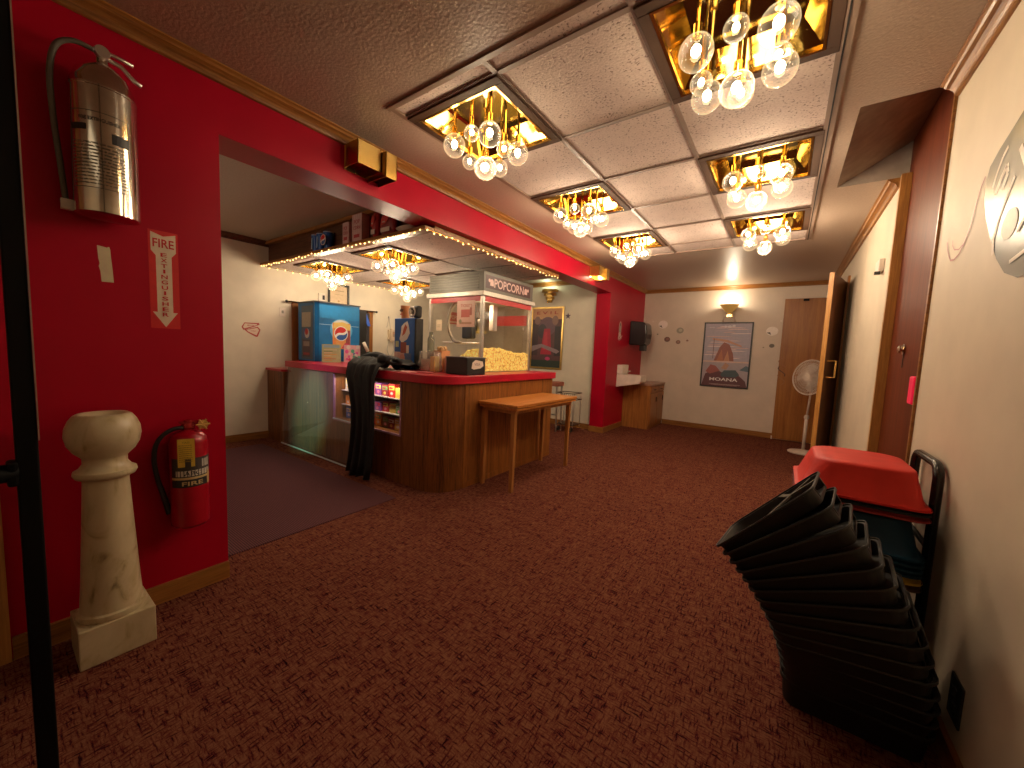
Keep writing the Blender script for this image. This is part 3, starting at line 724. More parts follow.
# ------------------------------------------------------------------ folding table
t = thing('side_table', 'orange-brown wooden table with a double-leaf top beside the counter', 'table', (-1.97, 3.11, 0))
MB().box(-2.182, -1.757, 2.555, 3.67, .738, .762).build('tabletop', TABW, t, bevel=.004)
MB().box(-2.172, -1.767, 2.565, 3.66, .712, .735).build('lower_leaf', TABW, t, bevel=.004)
MB().box(-2.145, -1.80, 2.60, 3.63, .68, .712).build('apron', TABL, t)
for x, y in ((-1.822, 2.607), (-2.15, 2.615), (-1.835, 3.63), (-2.14, 3.62)):
    m = MB(); a, b = .021, .016
    m.loft([[(x - a, y - a, .70), (x + a, y - a, .70), (x + a, y + a, .70), (x - a, y + a, .70)], [(x - b, y - b, 0), (x + b, y - b, 0), (x + b, y + b, 0), (x - b, y + b, 0)]])
    m.build('leg', TABL, t, bevel=.002)

# ------------------------------------------------------------------ popcorn machine
px0, px1, py0, py1 = -3.29, -2.50, 2.95, 3.86
t = thing('popcorn_machine', 'tall glass popcorn machine with a POPCORN sign behind the counter', 'popcorn machine', (-2.9, 3.4, 0))
MB().box(px0, px1, py0, py1, 0, .99).build('cabinet', STEEL, t)
m = MB(); w = .035
for x in (px0, px1 - w):
    for y in (py0, py1 - w): m.box(x, x + w, y, y + w, .99, 1.76)
m.build('posts', STEEL, t, bevel=.003)
m = MB(); m.box(px0 - .02, px1 + .02, py0 - .02, py1 + .02, 1.755, 1.80); m.build('top_rail', plain('pale_aluminium', (.62, .56, .48), .4, .3), t, bevel=.004)
m = MB(); m.box(px1 - .006, px1 + .002, py0 + w, py1 - w, 1.70, 1.755); m.box(px0 + w, px1 - w, py0 - .002, py0 + .006, 1.70, 1.755); m.build('red_band', plain('red_band', (.5, .05, .05), .4), t)
m = MB()
m.box(px0, px1, py0, py1, 1.80, 2.0)
m.build('roof_box', plain('roof_metal', (.13, .12, .10), .5, .3), t, bevel=.006)
m = MB()
for k in range(6): m.box(px0 + .03, px1 - .06, py0 - .006, py0 + .002, 1.825 + k * .027, 1.84 + k * .027)
m.build('louvres', plain('louvre_metal', (.08, .075, .06), .45, .3), t)
LW = (.62, .40, .36)
art('popcorn_sign', t, (px1, py0 + .03, 1.835), UY, UZ, [('r', 0, 0, .82, .13, (.055, .012, .014)), ('t', 'POPCORN', .41, .065, .54, .092, LW), ('c', .10, .07, .028, LW), ('r', .07, .03, .13, .06, LW), ('c', .06, .08, .018, LW), ('c', .72, .07, .028, LW), ('r', .69, .03, .75, .06, LW), ('c', .765, .08, .018, LW)])
m = MB(); m.box(px1 - .008, px1 - .004, py0 + w, py1 - w, .995, 1.755); m.box(px0 + w, px1 - w, py0 + .004, py0 + .008, .995, 1.755); m.box(px0 + .004, px0 + .008, py0 + w, py1 - w, .995, 1.755); m.build('glass_panes', PANE, t)
m = MB(); m.box(px0 + w, px1 - w, py1 - .03, py1 - .022, .995, 1.755); m.build('rear_panel', plain('rear_dark', (.30, .27, .23), .3, .4), t)
m = MB(); N = 26; H = {}
hx = [px0 + .05 + (px1 - .062 - px0) * i / N for i in range(N + 1)]; hy = [py0 + .045 + (py1 - .08 - py0) * i / N for i in range(N + 1)]
hv = []
for j in range(N + 1):
    for i in range(N + 1):
        sx = i / N; sy = j / N; base = .06 + .15 * min(1, max(0, sx * 1.6 - .5)) + .035 * math.sin(sy * 5 + 1) * sx + .02 * math.sin(sx * 11 + sy * 6)
        if i in (0, N) or j in (0, N): pass
        hv.append((hx[i], hy[j], 1.0 + max(.01, base + random.uniform(-.012, .012))))
m.add(hv, [(j * (N + 1) + i, j * (N + 1) + i + 1, (j + 1) * (N + 1) + i + 1, (j + 1) * (N + 1) + i) for j in range(N) for i in range(N)])
for side in ('x0', 'x1', 'y0', 'y1'):
    for k in range(N):
        if side == 'x1': a, b = hv[k * (N + 1) + N], hv[(k + 1) * (N + 1) + N]
        elif side == 'x0': a, b = hv[k * (N + 1)], hv[(k + 1) * (N + 1)]
        elif side == 'y0': a, b = hv[k], hv[k + 1]
        else: a, b = hv[N * (N + 1) + k], hv[N * (N + 1) + k + 1]
        m.quad(a, b, (b[0], b[1], .992), (a[0], a[1], .992))
o = m.build('popcorn_heap', MATS['popcorn_heap'], t); o['kind'] = 'stuff'
m = MB(); m.lathe([(.0001, 0), (.10, 0), (.125, .03), (.13, .16), (.11, .165), (.10, .17), (.02, .19), (.0001, .19)], (-2.98, 3.45, 1.40), 26); m.build('kettle', metal('kettle_steel', (.35, .33, .3), .3), t, smooth=40)
m = MB(); m.box(-3.0, -2.96, 3.43, 3.47, 1.58, 1.755); m.box(-3.12, -2.85, 3.40, 3.50, 1.66, 1.755); m.tube([(-3.12, 3.45, 1.70), (-3.16, 3.45, 1.45), (-3.10, 3.45, 1.32)], .012, 8); m.tube([(-2.62, 3.10, 1.755), (-2.62, 3.10, 1.28)], .012, 8); m.tube([(-2.62, 3.1, 1.28), (-3.2, 3.1, 1.28)], .010, 8); m.build('kettle_arm', STEEL, t)
m = MB(); m.tube([(-2.92 + .16 * math.cos(a), 3.05, 1.50 + .22 * math.sin(a)) for a in [PI * (.5 + k * .12) for k in range(10)]], .016, 8); m.build('hose', plain('tan_hose', (.32, .27, .2), .4), t, smooth=True)
m = MB(); m.box(-3.02, -2.86, 3.2, 3.28, 1.33, 1.73); m.build('motor_housing', BLACK, t, bevel=.02)
m = MB(); m.box(-2.66, -2.60, 3.25, 3.32, 1.42, 1.70); m.build('switch_box', plain('pale_box', (.5, .45, .4), .4), t, bevel=.006)
art('inner_sign', t, (px1 - .32, py1 - .035, 1.52), -UX, UZ, [('r', -.27, 0, .27, .12, (.5, .05, .06))])
art('side_banner', t, (px0 + .06, py0 + .25, 1.50), UY, UZ, [('r', 0, 0, .58, .14, (.55, .12, .12)), ('t', 'POPCORN', .15, .08, .24, .05, (.75, .6, .55)), ('t', 'FRESH', .44, .08, .2, .05, (.75, .6, .55)), ('r', .0, .015, .58, .035, (.7, .55, .5))])
lamp('warmer_lamp', 'POINT', (-2.70, 3.2, 1.62), 6.0, (1, .75, .45), r=.05, parent=t)
# papers taped to the machine
flat_thing('paper_notice', 'pink printed notice taped inside the popcorn machine glass', 'paper', (-2.85, py0 - .003, 1.44), UX, UZ,
           [('r', 0, 0, .25, .27, (.72, .45, .34)), ('t', 'TICKETS', .13, .22, .16, .03, (.5, .08, .05)), ('r', .06, .10, .18, .18, (.55, .12, .08)), ('r', .04, .03, .21, .05, (.5, .25, .15)), ('c', .05, .06, .02, (.35, .3, .15)), ('r', .18, .12, .21, .2, (.4, .1, .06))])
flat_thing('paper_note', 'small cream note taped on the left popcorn machine glass', 'paper', (-3.16, py0 - .003, 1.40), UX, UZ, [('r', 0, 0, .09, .12, (.72, .58, .38)), ('r', .015, .06, .07, .066, (.3, .2, .1)), ('r', .015, .04, .06, .046, (.3, .2, .1))])

# ------------------------------------------------------------------ things on the counter
def openbox(m, x, y, z, w0, w1, h):
    a, b = w0 / 2, w1 / 2
    m.loft([[(x - a, y - a, z), (x + a, y - a, z), (x + a, y + a, z), (x - a, y + a, z)], [(x - b, y - b, z + h), (x + b, y - b, z + h), (x + b, y + b, z + h), (x - b, y + b, z + h)]], True, False)
t = thing('card_reader_box', 'black metal box with a white sticker on the red countertop', 'box', (-2.34, 2.55, CZT))
MB().box(-2.47, -2.215, 2.43, 2.68, CZT + .001, 1.135).build('body', BLACK, t, bevel=.008)
MB().box(-2.475, -2.21, 2.425, 2.685, 1.133, 1.142).build('lid', plain('grey_lid', (.10, .10, .10), .4), t, bevel=.003)
art('sticker', t, (-2.215, 2.49, 1.035), UY, UZ, [('p', [(0, .01), (.03, 0), (.12, .01), (.16, .03), (.15, .07), (.05, .085), (.01, .06)], (.75, .6, .5)), ('t', 'VISA', .075, .045, .08, .025, (.3, .2, .2))])
t = thing('popcorn_box', 'orange and cream popcorn box standing behind the black box', 'popcorn box', (-2.72, 2.62, CZT))
m = MB(); openbox(m, -2.72, 2.62, CZT + .002, .08, .11, .20); m.build('box', plain('orange_card', (.70, .32, .14), .5), t, solid=.003)
m = MB()
for k in range(14): m.sphere((-2.72 + random.uniform(-.04, .04), 2.62 + random.uniform(-.04, .04), CZT + .20 + random.uniform(0, .03)), .02, 8)
m.build('popcorn', plain('popped_corn', (.72, .45, .22), .8), t, smooth=True)
art('front_print', t, (-2.765, 2.572, CZT + .03), UX, UZ, [('r', .03, 0, .05, .14, (.6, .12, .04)), ('r', .0, .05, .085, .10, (.55, .1, .04))])
t = thing('paper_stack', 'stack of blank pinkish cards beside the orange popcorn box', 'paper', (-2.60, 2.64, CZT))
MB().box(-2.66, -2.50, 2.60, 2.68, CZT + .001, 1.12).build('cards', plain('pink_card', (.72, .50, .42), .5), t)
t = thing('napkin_bag', 'clear plastic bag of napkins and straws on the counter', 'bag', (-2.78, 2.52, CZT))
m = MB(); rr = random.Random(5); rings = []
for k in range(8):
    zz = CZT + .002 + k * .027; ww = .14 * (1 - .15 * (k / 7) ** 2)
    rings.append([(-2.78 + ww * math.cos(q * PI / 7) * (1 + rr.uniform(-.1, .1)), 2.52 + .07 * math.sin(q * PI / 7) * (1 + rr.uniform(-.1, .1)), zz) for q in range(14)])
m.loft(rings); m.build('plastic', glass('bag_plastic', gl=.3, rim=.8, rough=.12, haze=.25, hazecol=(.7, .6, .5)), t, smooth=True)
m = MB(); m.box(-2.86, -2.74, 2.48, 2.53, CZT + .003, 1.10); m.build('napkins', plain('cream_napkins', (.7, .55, .4), .7), t)
m = MB(); m.box(-2.73, -2.67, 2.48, 2.54, CZT + .003, 1.13, Matrix.Rotation(0, 4, 'Z')); m.build('yellow_packet', plain('yellow_packet', (.75, .5, .12), .6), t)
pc = [(.72, .45, .40), (.5, .12, .1), (.7, .6, .5), (.45, .1, .12)]
for k, (x, y, w_, a, lab) in enumerate([(-2.95, 2.20, .20, .1, 'white flyer flat on the counter beside the coat'), (-2.74, 2.22, .18, -.2, 'pink flyer flat on the counter edge'), (-2.58, 2.30, .13, .5, 'red leaflet lying near the black box')]):
    t = thing('flyer', lab, 'flyer', (x, y, CZT)); Mx = Matrix.Translation((x, y, CZT + .001)) @ Matrix.Rotation(a, 4, 'Z')
    MB().box(-w_ / 2, w_ / 2, -.06, .06, 0, .003 + .002 * k, Mx).build('sheet', pm([(.78, .62, .55), (.72, .36, .32), (.5, .1, .1)][k]), t)
# blue dessert drink machine
t = thing('slush_machine', 'narrow blue drinks dispenser left of the popcorn machine', 'drinks machine', (-3.12, 2.58, CZT))
MB().box(-3.30, -2.99, 2.50, 2.59, CZT + .001, 1.495).build('body', plain('deep_blue', (.02, .12, .42), .3), t, bevel=.008)
MB().box(-2.99, -2.965, 2.505, 2.59, CZT + .001, 1.49).build('side_panel', BLACK, t)
art('front_print', t, (-3.295, 2.50, CZT), UX, UZ, [('r', .0, .0, .16, .17, (.72, .42, .36)), ('r', .02, .0, .05, .17, (.78, .55, .5)), ('p', [(.08, .30), (.12, .26), (.20, .30), (.24, .36), (.22, .44), (.20, .48), (.15, .46), (.11, .43), (.10, .36)], (.78, .72, .66)), ('p', [(.12, .33), (.17, .36), (.2, .42), (.17, .45), (.14, .4)], (.5, .10, .05)),
    ('r', .10, .16, .19, .27, (.30, .07, .05)), ('r', .02, .22, .07, .28, (.55, .6, .35)), ('r', .19, .16, .23, .24, (.7, .6, .5)), ('c', .13, .08, .05, .07, (.7, .3, .22)), ('r', .17, .02, .27, .16, (.10, .15, .3))])
t = thing('orange_popcorn_tub', 'orange tub with dark print on top of the blue dispenser', 'tub', (-3.2, 2.6, 1.495))
MB().lathe([(.036, 0), (.044, .12), (.046, .125)], (-3.19, 2.545, 1.4965), 20).build('tub', plain('orange_tub', (.72, .30, .12), .5), t, smooth=40, solid=.003)
art('print', t, (-3.22, 2.498, 1.53), UX, UZ, [('p', [(0, .04), (.02, .06), (.06, .055), (.055, .03), (.02, .03)], (.12, .04, .02)), ('r', .01, .0, .05, .012, (.6, .1, .05))])
t = thing('desk_fan', 'small black round desk fan on top of the blue dispenser', 'fan', (-3.03, 2.6, 1.495))
m = MB(); m.tube([(-3.06 + .045 * math.cos(a * PI / 10), 2.53, 1.56 + .045 * math.sin(a * PI / 10)) for a in range(20)], .011, 8, True); m.build('ring', WHITEP, t, smooth=True)
m = MB(); m.lathe([(.0001, 0), (.018, 0), (.018, .02), (.0001, .02)], (-3.06, 2.53, 1.56), 14, Matrix.Rotation(PI / 2, 3, 'X')); m.build('hub', STEEL, t)
m = MB(); m.box(-3.05, -2.97, 2.525, 2.585, 1.497, 1.62); m.build('motor', BLACK, t, bevel=.02)
m = MB()
for k in range(4): a = k * PI / 2 + .4; m.tube([(-3.06, 2.535, 1.56), (-3.06 + .04 * math.cos(a), 2.535, 1.56 + .04 * math.sin(a))], .010, 6)
m.build('blade', BLACK, t)
# clear jars / bottles beside dispenser
for k, (x, hgt, col, lab) in enumerate([(-2.90, .38, (.35, .38, .30), 'tall clear syrup jar right of the blue dispenser'), (-2.83, .20, (.7, .4, .35), 'pink labelled cup behind the napkin bag')]):
    t = thing('syrup_jar', lab, 'jar', (x, 2.64, CZT))
    MB().lathe([(.032, 0), (.036, .01), (.036, hgt * .8), (.02, hgt * .92), (.02, hgt)], (x, 2.64, CZT + .001), 18).build('jar', glass('jar_glass', (.8, .85, .8), .2, .05, .8, .3, (.4, .42, .36)), t, smooth=40)
    MB().lathe([(.03, 0), (.03, hgt * .45)], (x, 2.64, CZT + .004), 16).build('contents', pm(col), t, smooth=40)

# big blue cola machine
t = thing('soda_machine', 'big blue Pepsi drinks machine on the far left counter', 'drinks machine', (-4.85, 2.65, 0))
BL = plain('machine_blue', (.012, .19, .50), .3)
m = MB(); pl = [(-5.09, 2.385), (-4.70, 2.385), (-4.64, 2.36), (-4.61, 2.40), (-4.60, 2.93), (-5.09, 2.93)]; m.prism(pl, CZT + .001, 1.70, ZT); m.build('cabinet', BL, t, smooth=20)
m = MB(); m.prism([(-5.08, 2.932), (-4.66, 2.932), (-4.70, 3.10), (-5.08, 3.12)], CZT + .001, 1.67, ZT); m.build('rear_housing', BLACK, t)
m = MB(); m.prism([(-5.10, 2.375), (-4.64, 2.35), (-4.59, 2.40), (-4.59, 2.94), (-5.10, 2.94)], 1.70, 1.715, ZT); m.build('top_cap', plain('dark_cap', (.08, .09, .10), .4), t)
B1, B2 = (.015, .07, .28), (.55, .8, .9)
def pepsi(a, b, r):
    n = 14; up = [(a + r * math.cos(PI * k / n), b + r * math.sin(PI * k / n)) for k in range(n + 1)]; lo = [(a + r * math.cos(PI + PI * k / n), b + r * math.sin(PI + PI * k / n)) for k in range(n + 1)]
    ca, sa = math.cos(.45), math.sin(.45); R2 = lambda p: (a + (p[0] - a) * ca - (p[1] - b) * sa, b + (p[0] - a) * sa + (p[1] - b) * ca)
    wave = [(a + r * (-.97 + 1.94 * k / 10), b + r * (.16 * math.sin(PI * 2 * k / 10) + .12)) for k in range(11)]
    wave2 = [(a + r * (-.97 + 1.94 * k / 10), b + r * (.16 * math.sin(PI * 2 * k / 10) - .22)) for k in range(11)]
    return [('c', a, b, r * 1.12, (.8, .8, .78)), ('p', [R2(p) for p in up[2:-2] + wave[::1]], (.62, .02, .02)), ('p', [R2(p) for p in lo[2:-2] + wave2[::-1]], (.02, .10, .38))]
art('side_print', t, (-4.60, 2.40, CZT), UY, UZ, [('r', .0, .53, .52, .69, (.012, .24, .58)), ('c', .28, .40, .15, .14, (.10, .42, .75)), ('c', .28, .44, .125, .085, (.65, .72, .70)), ('r', .165, .16, .40, .485, (.72, .32, .10)), ('p', [(.17, .42), (.40, .40), (.40, .47), (.30, .50), (.18, .485)], (.75, .55, .15)), ('r', .34, .18, .395, .40, (.30, .05, .06)), ('r', .17, .17, .21, .30, (.75, .25, .06)), ('p', [(.28, .17), (.40, .17), (.40, .22), (.33, .24)], (.6, .05, .12)), ('r', .0, .452, .16, .457, (.5, .75, .9)), ('r', .40, .452, .52, .457, (.5, .75, .9))] + pepsi(.275, .355, .083))
art('front_print', t, (-5.03, 2.385, CZT), UX, UZ, [('r', .02, .02, .30, .68, (.10, .17, .24)), ('r', .03, .42, .25, .60, (.45, .42, .34)), ('r', .05, .28, .24, .40, (.10, .16, .4)), ('c', .16, .34, .06, (.6, .6, .6)), ('c', .15, .36, .04, (.55, .05, .05)), ('r', .05, .05, .24, .26, (.12, .10, .12)), ('r', .07, .18, .22, .24, (.35, .3, .28)), ('r', .07, .07, .22, .1, (.4, .08, .08))])
t = thing('curtain', 'dark hanging curtain in the doorway behind the blue drinks machine', 'curtain', (-5.17, 3.2, .9))
m = MB(); pts = [(-5.165 + .014 * math.sin(k * 1.3), 2.46 + k * .033) for k in range(31)]
m.add([(a, b, z) for z in (.3, 1.69) for a, b in pts], [(k, k + 1, 32 + k, 31 + k) for k in range(30)]); m.build('cloth', plain('charcoal_cloth', (.035, .03, .035), .8), t, smooth=True, solid=.004)
m = MB(); m.add([(-5.14, 3.30, 1.70), (-5.14, 3.38, 1.70), (-5.135, 3.46, 1.50), (-5.135, 3.41, 1.49)], [(0, 1, 2, 3)]); m.build('blue_ribbon', plain('blue_ribbon', (.03, .12, .6), .5), t)
t = thing('curtain_rod', 'thin dark curtain rod with round ends on the white wall', 'curtain rod', (-5.17, 2.93, 1.715))
MB().tube([(-5.165, 2.29, 1.72), (-5.165, 3.57, 1.72)], .009, 8).build('rod', BRONZE, t, smooth=True)
for y in (2.28, 3.58): MB().sphere((-5.165, y, 1.72), .018, 12).build('finial', BLACK, t, smooth=True)
for y in (2.33, 3.52): MB().box(XB, -5.16, y - .006, y + .006, 1.71, 1.73).build('bracket', BRASS, t)
# menu cards, candy pile, bottle in front of the cola machine
def card(y0, y1, h, lab, items, x=-4.42):
    t = thing('menu_card', lab, 'menu card', (x, (y0 + y1) / 2, CZT))
    MB().box(x - .004, x, y0, y1, CZT + .001, CZT + h).build('board', pm((.5, .52, .4)), t)
    MB().box(x - .10, x, y0 + .02, y1 - .02, CZT + .001, CZT + .006).build('foot', pm((.5, .52, .4)), t)
    art('print', t, (x, y0, CZT), UY, UZ, items)
rr = random.Random(4)
its = [('r', .0, .0, .235, .215, (.40, .48, .26)), ('r', .02, .175, .215, .205, (.25, .45, .55))]
for k in range(8): its.append(('r', .02, .02 + k * .018, rr.uniform(.10, .20), .028 + k * .018, rr.choice([(.6, .35, .08), (.15, .25, .10), (.65, .6, .4), (.5, .15, .08)])))
card(2.335, 2.57, .215, 'green and yellow menu card in front of the drinks machine', its)
its = [('r', 0, 0, .22, .215, (.72, .42, .46))]
for k in range(16): its.append(('c', rr.uniform(.02, .2), rr.uniform(.03, .2), rr.uniform(.012, .03), rr.choice([(.62, .05, .12), (.1, .45, .3), (.75, .7, .65), (.12, .2, .5), (.7, .1, .35)])))
card(2.61, 2.83, .215, 'pink dotted candy price card right of the green menu', its)
t = thing('ice_scoop', 'white-handled scoop leaning in a dark green cup on the counter', 'scoop', (-4.3, 2.90, CZT))
MB().tube([(-4.3, 2.93, 1.03), (-4.3, 2.86, 1.13)], .022, 8).build('shaft', plain('dark_green', (.02, .07, .04), .4), t, smooth=True)
MB().tube([(-4.3, 2.86, 1.13), (-4.3, 2.80, 1.24)], .020, 8).build('handle', WHITEP, t, smooth=True)
MB().lathe([(.04, 0), (.05, .10)], (-4.3, 2.94, CZT + .001), 18).build('cup', plain('dark_green', (.02, .07, .04), .4), t, smooth=40)
for k, (x, y, c, lab) in enumerate([(-4.0, 2.52, (.6, .12, .05), 'red candy packet on the counter before the pink card'), (-3.9, 2.60, (.72, .34, .12), 'orange candy packet beside the coat'), (-4.05, 2.68, (.65, .3, .3), 'pink candy packet behind the red packet')]):
    m = MB(); rings = []
    for q in range(5):
        s = [.2, .9, 1, .85, .15][q]; rings.append([(x + .07 * s * math.cos(p * PI / 6), y + .05 * s * math.sin(p * PI / 6), CZT + .002 + .012 * q) for p in range(12)])
    o = m.loft(rings).build('candy_packet', pm(c), None, smooth=True, loc=(x, y, CZT)); tag(o, lab, 'candy packet')

# ------------------------------------------------------------------ things on the canopy ledge
LZ = CZ + .0145
def cup(x, lab, logo):
    t = thing('paper_cup', lab, 'cup', (x, 2.05, LZ))
    MB().lathe([(.033, 0), (.047, .145), (.05, .147), (.05, .153), (.044, .153)], (x, 2.05, LZ), 22).build('cup', plain('cup_blue', (.012, .10, .40), .35), t, smooth=40)
    MB().lathe([(.049, 0), (.049, .01), (.03, .014)], (x, 2.05, LZ + .153), 20).build('lid', plain('clear_lid', (.35, .45, .6), .3), t, smooth=40)
    if logo: art('logo', t, (x - .05, 1.995, LZ + .02), UX, UZ, [('c', .05, .06, .052, (.6, .2, .12))] + pepsi(.05, .06, .044))
    else: art('print', t, (x - .05, 2.005, LZ + .02), UX, UZ, [('p', [(.03, 0), (.05, 0), (.06, .11), (.04, .11)], (.3, .5, .75))])
cup(-3.985, 'leftmost blue paper cup on the soffit ledge', False); cup(-3.885, 'middle blue paper cup on the soffit ledge', False); cup(-3.755, 'blue paper cup with round cola logo on the soffit ledge', True)
for k, (x, w_, h_, lab) in enumerate([(-3.39, .10, .19, 'smaller pink popcorn box on the soffit ledge'), (-3.21, .15, .235, 'larger pink popcorn box on the soffit ledge')]):
    t = thing('popcorn_box', lab, 'popcorn box', (x, 2.05, LZ))
    MB().box(x - w_ / 2, x + w_ / 2, 2.012, 2.09, LZ, LZ + h_).build('box', plain('pink_stripe_card', (.62, .40, .38), .5), t)
    its = [('r', i * w_ / 5, 0, i * w_ / 5 + w_ / 12, h_, (.70, .52, .50)) for i in range(1, 5)] + [('t', 'POP', w_ / 2, h_ * .72, w_ * .6, .035, (.45, .05, .06)), ('t', 'CORN', w_ / 2, h_ * .5, w_ * .7, .03, (.45, .05, .06)), ('r', w_ * .2, .03, w_ * .8, .06, (.45, .05, .06))]
    art('stripes', t, (x - w_ / 2, 2.012, LZ), UX, UZ, its)
for k, (x, w_, h_, c, lab) in enumerate([(-2.97, .09, .22, (.45, .03, .03), 'narrow red and white snack bag on the soffit ledge'), (-2.80, .20, .20, (.28, .03, .03), 'wide dark red snack bag on the soffit ledge')]):
    t = thing('snack_bag', lab, 'snack bag', (x, 2.05, LZ)); m = MB(); rings = []
    for q, (s, tt) in enumerate([(.85, .02), (1, .036), (1, .038), (.95, .03), (.98, .006)]):
        rings.append([(x + w_ / 2 * s * math.cos(p * PI / 8), 2.05 + tt * math.sin(p * PI / 8), LZ + h_ * q / 4) for p in range(16)])
    m.loft(rings).build('bag', pm(c), t, smooth=True)
    art('print', t, (x - w_ / 2, 2.01, LZ), UX, UZ, [('r', w_ * .2, h_ * .12, w_ * .8, h_ * .3, (.68, .55, .48)), ('p', [(w_ * .2, h_ * .4), (w_ * .55, h_ * .45), (w_ * .8, h_ * .7), (w_ * .5, h_ * .85), (w_ * .25, h_ * .7)], (.62, .06, .05)), ('r', w_ * .3, h_ * .5, w_ * .5, h_ * .56, (.68, .5, .4))])
t = thing('paper_tray', 'oval white paper tray at the right end of the soffit ledge', 'tray', (-2.55, 2.05, LZ))
m = MB(); m.lathe([(.07, 0), (.12, .035), (.125, .035), (.075, .004)], (-2.57, 2.05, LZ), 26, sy=.4); m.build('tray', plain('tray_white', (.62, .5, .4), .5), t, smooth=40)

# ------------------------------------------------------------------ white wall fittings (back room)
RM, CRM = (.45, .06, .05), (.70, .55, .42)
flat_thing('ticket_decal', 'pink and red movie ticket decal on the white wall', 'wall decal', (XB, 1.80, 1.25), UY, UZ,
           [('p', [(0, .11), (.02, .075), (.13, .12), (.19, .15), (.185, .17), (.03, .165)], RM), ('p', [(.015, .11), (.03, .095), (.165, .145), (.16, .155), (.035, .155)], CRM),
            ('p', [(.03, .08), (.17, .125), (.20, .09), (.17, .005), (.15, .0), (.06, .05)], RM), ('p', [(.05, .08), (.165, .11), (.185, .085), (.155, .02), (.07, .06)], CRM), ('t', 'MOVIE', .095, .135, .07, .014, RM), ('t', 'TICKET', .125, .07, .06, .012, RM)])
t = thing('light_switch', 'white light switch left of the blue drinks machine', 'switch', (XB, 2.25, 1.58))
MB().box(XB, XB + .006, 2.215, 2.285, 1.525, 1.635).build('plate', WHITEP, t, bevel=.002); MB().box(XB + .006, XB + .014, 2.24, 2.26, 1.565, 1.60).build('toggle', plain('grey_toggle', (.3, .27, .22), .5), t)
t = thing('thermostat', 'small beige thermostat box beside the framed certificate', 'thermostat', (XB, 2.74, 1.82))
MB().box(XB, XB + .03, 2.70, 2.79, 1.775, 1.885).build('case', WHITEP, t, bevel=.004); MB().box(XB + .03, XB + .033, 2.75, 2.78, 1.80, 1.86).build('display', BLACK, t)
t = thing('framed_certificate', 'dark framed cream certificate above the drinks machine', 'picture frame', (XB, 2.98, 1.88))
m = MB()
for b in ((2.84, 2.865, 1.72, 2.05), (3.125, 3.15, 1.72, 2.05), (2.865, 3.125, 2.02, 2.05), (2.865, 3.125, 1.72, 1.75)): m.box(XB, XB + .02, *b)
m.build('frame', BLACK, t); art('certificate', t, (XB + .004, 2.865, 1.75), UY, UZ, [('r', 0, 0, .26, .27, (.70, .52, .32)), ('r', .05, .2, .21, .21, (.4, .28, .15)), ('r', .07, .15, .19, .155, (.4, .28, .15)), ('c', .13, .06, .015, (.5, .3, .1))])
t = thing('wall_phone', 'cream wall telephone beside hanging notes on the white wall', 'telephone', (XB, 3.88, 1.38))
MB().box(XB, XB + .05, 3.82, 3.95, 1.30, 1.47).build('base', plain('phone_cream', (.62, .48, .32), .4), t, bevel=.008)
MB().box(XB + .05, XB + .085, 3.83, 3.865, 1.27, 1.49).build('handset', plain('phone_cream', (.62, .48, .32), .4), t, bevel=.01)
art('keypad', t, (XB + .051, 3.88, 1.36), UY, UZ, [('r', 0, 0, .06, .08, (.35, .25, .18)), ('r', .01, .05, .05, .07, (.6, .3, .15))])
m = MB(); m.stube([(XB + .03, 3.84, 1.30), (XB + .03, 3.80, 1.15), (XB + .03, 3.86, 1.05), (XB + .03, 3.93, 1.15), (XB + .02, 3.90, 1.30)], .006, 6); m.build('cord', plain('cord_grey', (.5, .45, .38), .5), t, smooth=True)
t = thing('hanging_keys', 'bunch of keys hanging on the wall above the telephone', 'keys', (XB, 3.84, 1.62))
MB().tube([(XB + .01, 3.80, 1.50), (XB + .01, 3.84, 1.66), (XB + .01, 3.87, 1.50)], .004, 6).build('cord', STEEL, t); MB().box(XB, XB + .02, 3.83, 3.85, 1.65, 1.68).build('hook', STEEL, t)
# poster on back far wall
def frame(t, x0, x1, z0, z1, y, w, mat, d=.02):
    m = MB()
    for b in ((x0, x0 + w, z0, z1), (x1 - w, x1, z0, z1), (x0 + w, x1 - w, z1 - w, z1), (x0 + w, x1 - w, z0, z0 + w)): m.box(b[0], b[1], y - d, y, b[2], b[3])
    m.build('frame', mat, t, bevel=.002)
t = thing('framed_poster', 'brass-framed dark red movie poster right of the popcorn machine', 'poster', (-3.37, YB, 1.45))
frame(t, -3.69, -3.05, .93, 1.99, YB - .001, .03, BRASSB)
art('print', t, (-3.66, YB - .008, .96), UX, UZ, [('r', 0, 0, .58, 1.0, (.10, .04, .045)), ('r', 0, .82, .58, 1.0, (.55, .28, .14)), ('t', 'E V I L', .29, .93, .42, .05, (.35, .04, .03)), ('c', .30, .70, .17, .16, (.14, .07, .09)), ('c', .20, .62, .09, .12, (.04, .03, .04)), ('r', .0, .2, .12, .75, (.05, .025, .03)), ('r', .45, .2, .58, .7, (.03, .02, .025)), ('p', [(.18, .22), (.40, .22), (.36, .66), (.24, .66)], (.40, .015, .04)), ('p', [(.22, .3), (.33, .3), (.30, .6), (.25, .6)], (.52, .03, .06)),
     ('p', [(0, .26), (.2, .34), (.5, .24), (.56, .28), (.5, .31), (.2, .40), (0, .36)], (.28, .2, .22)), ('r', 0, 0, .58, .12, (.02, .04, .03)), ('c', .33, .15, .05, .03, (.5, .04, .15)), ('c', .45, .80, .06, .08, (.25, .13, .1)), ('c', .1, .8, .06, .07, (.22, .12, .1))])
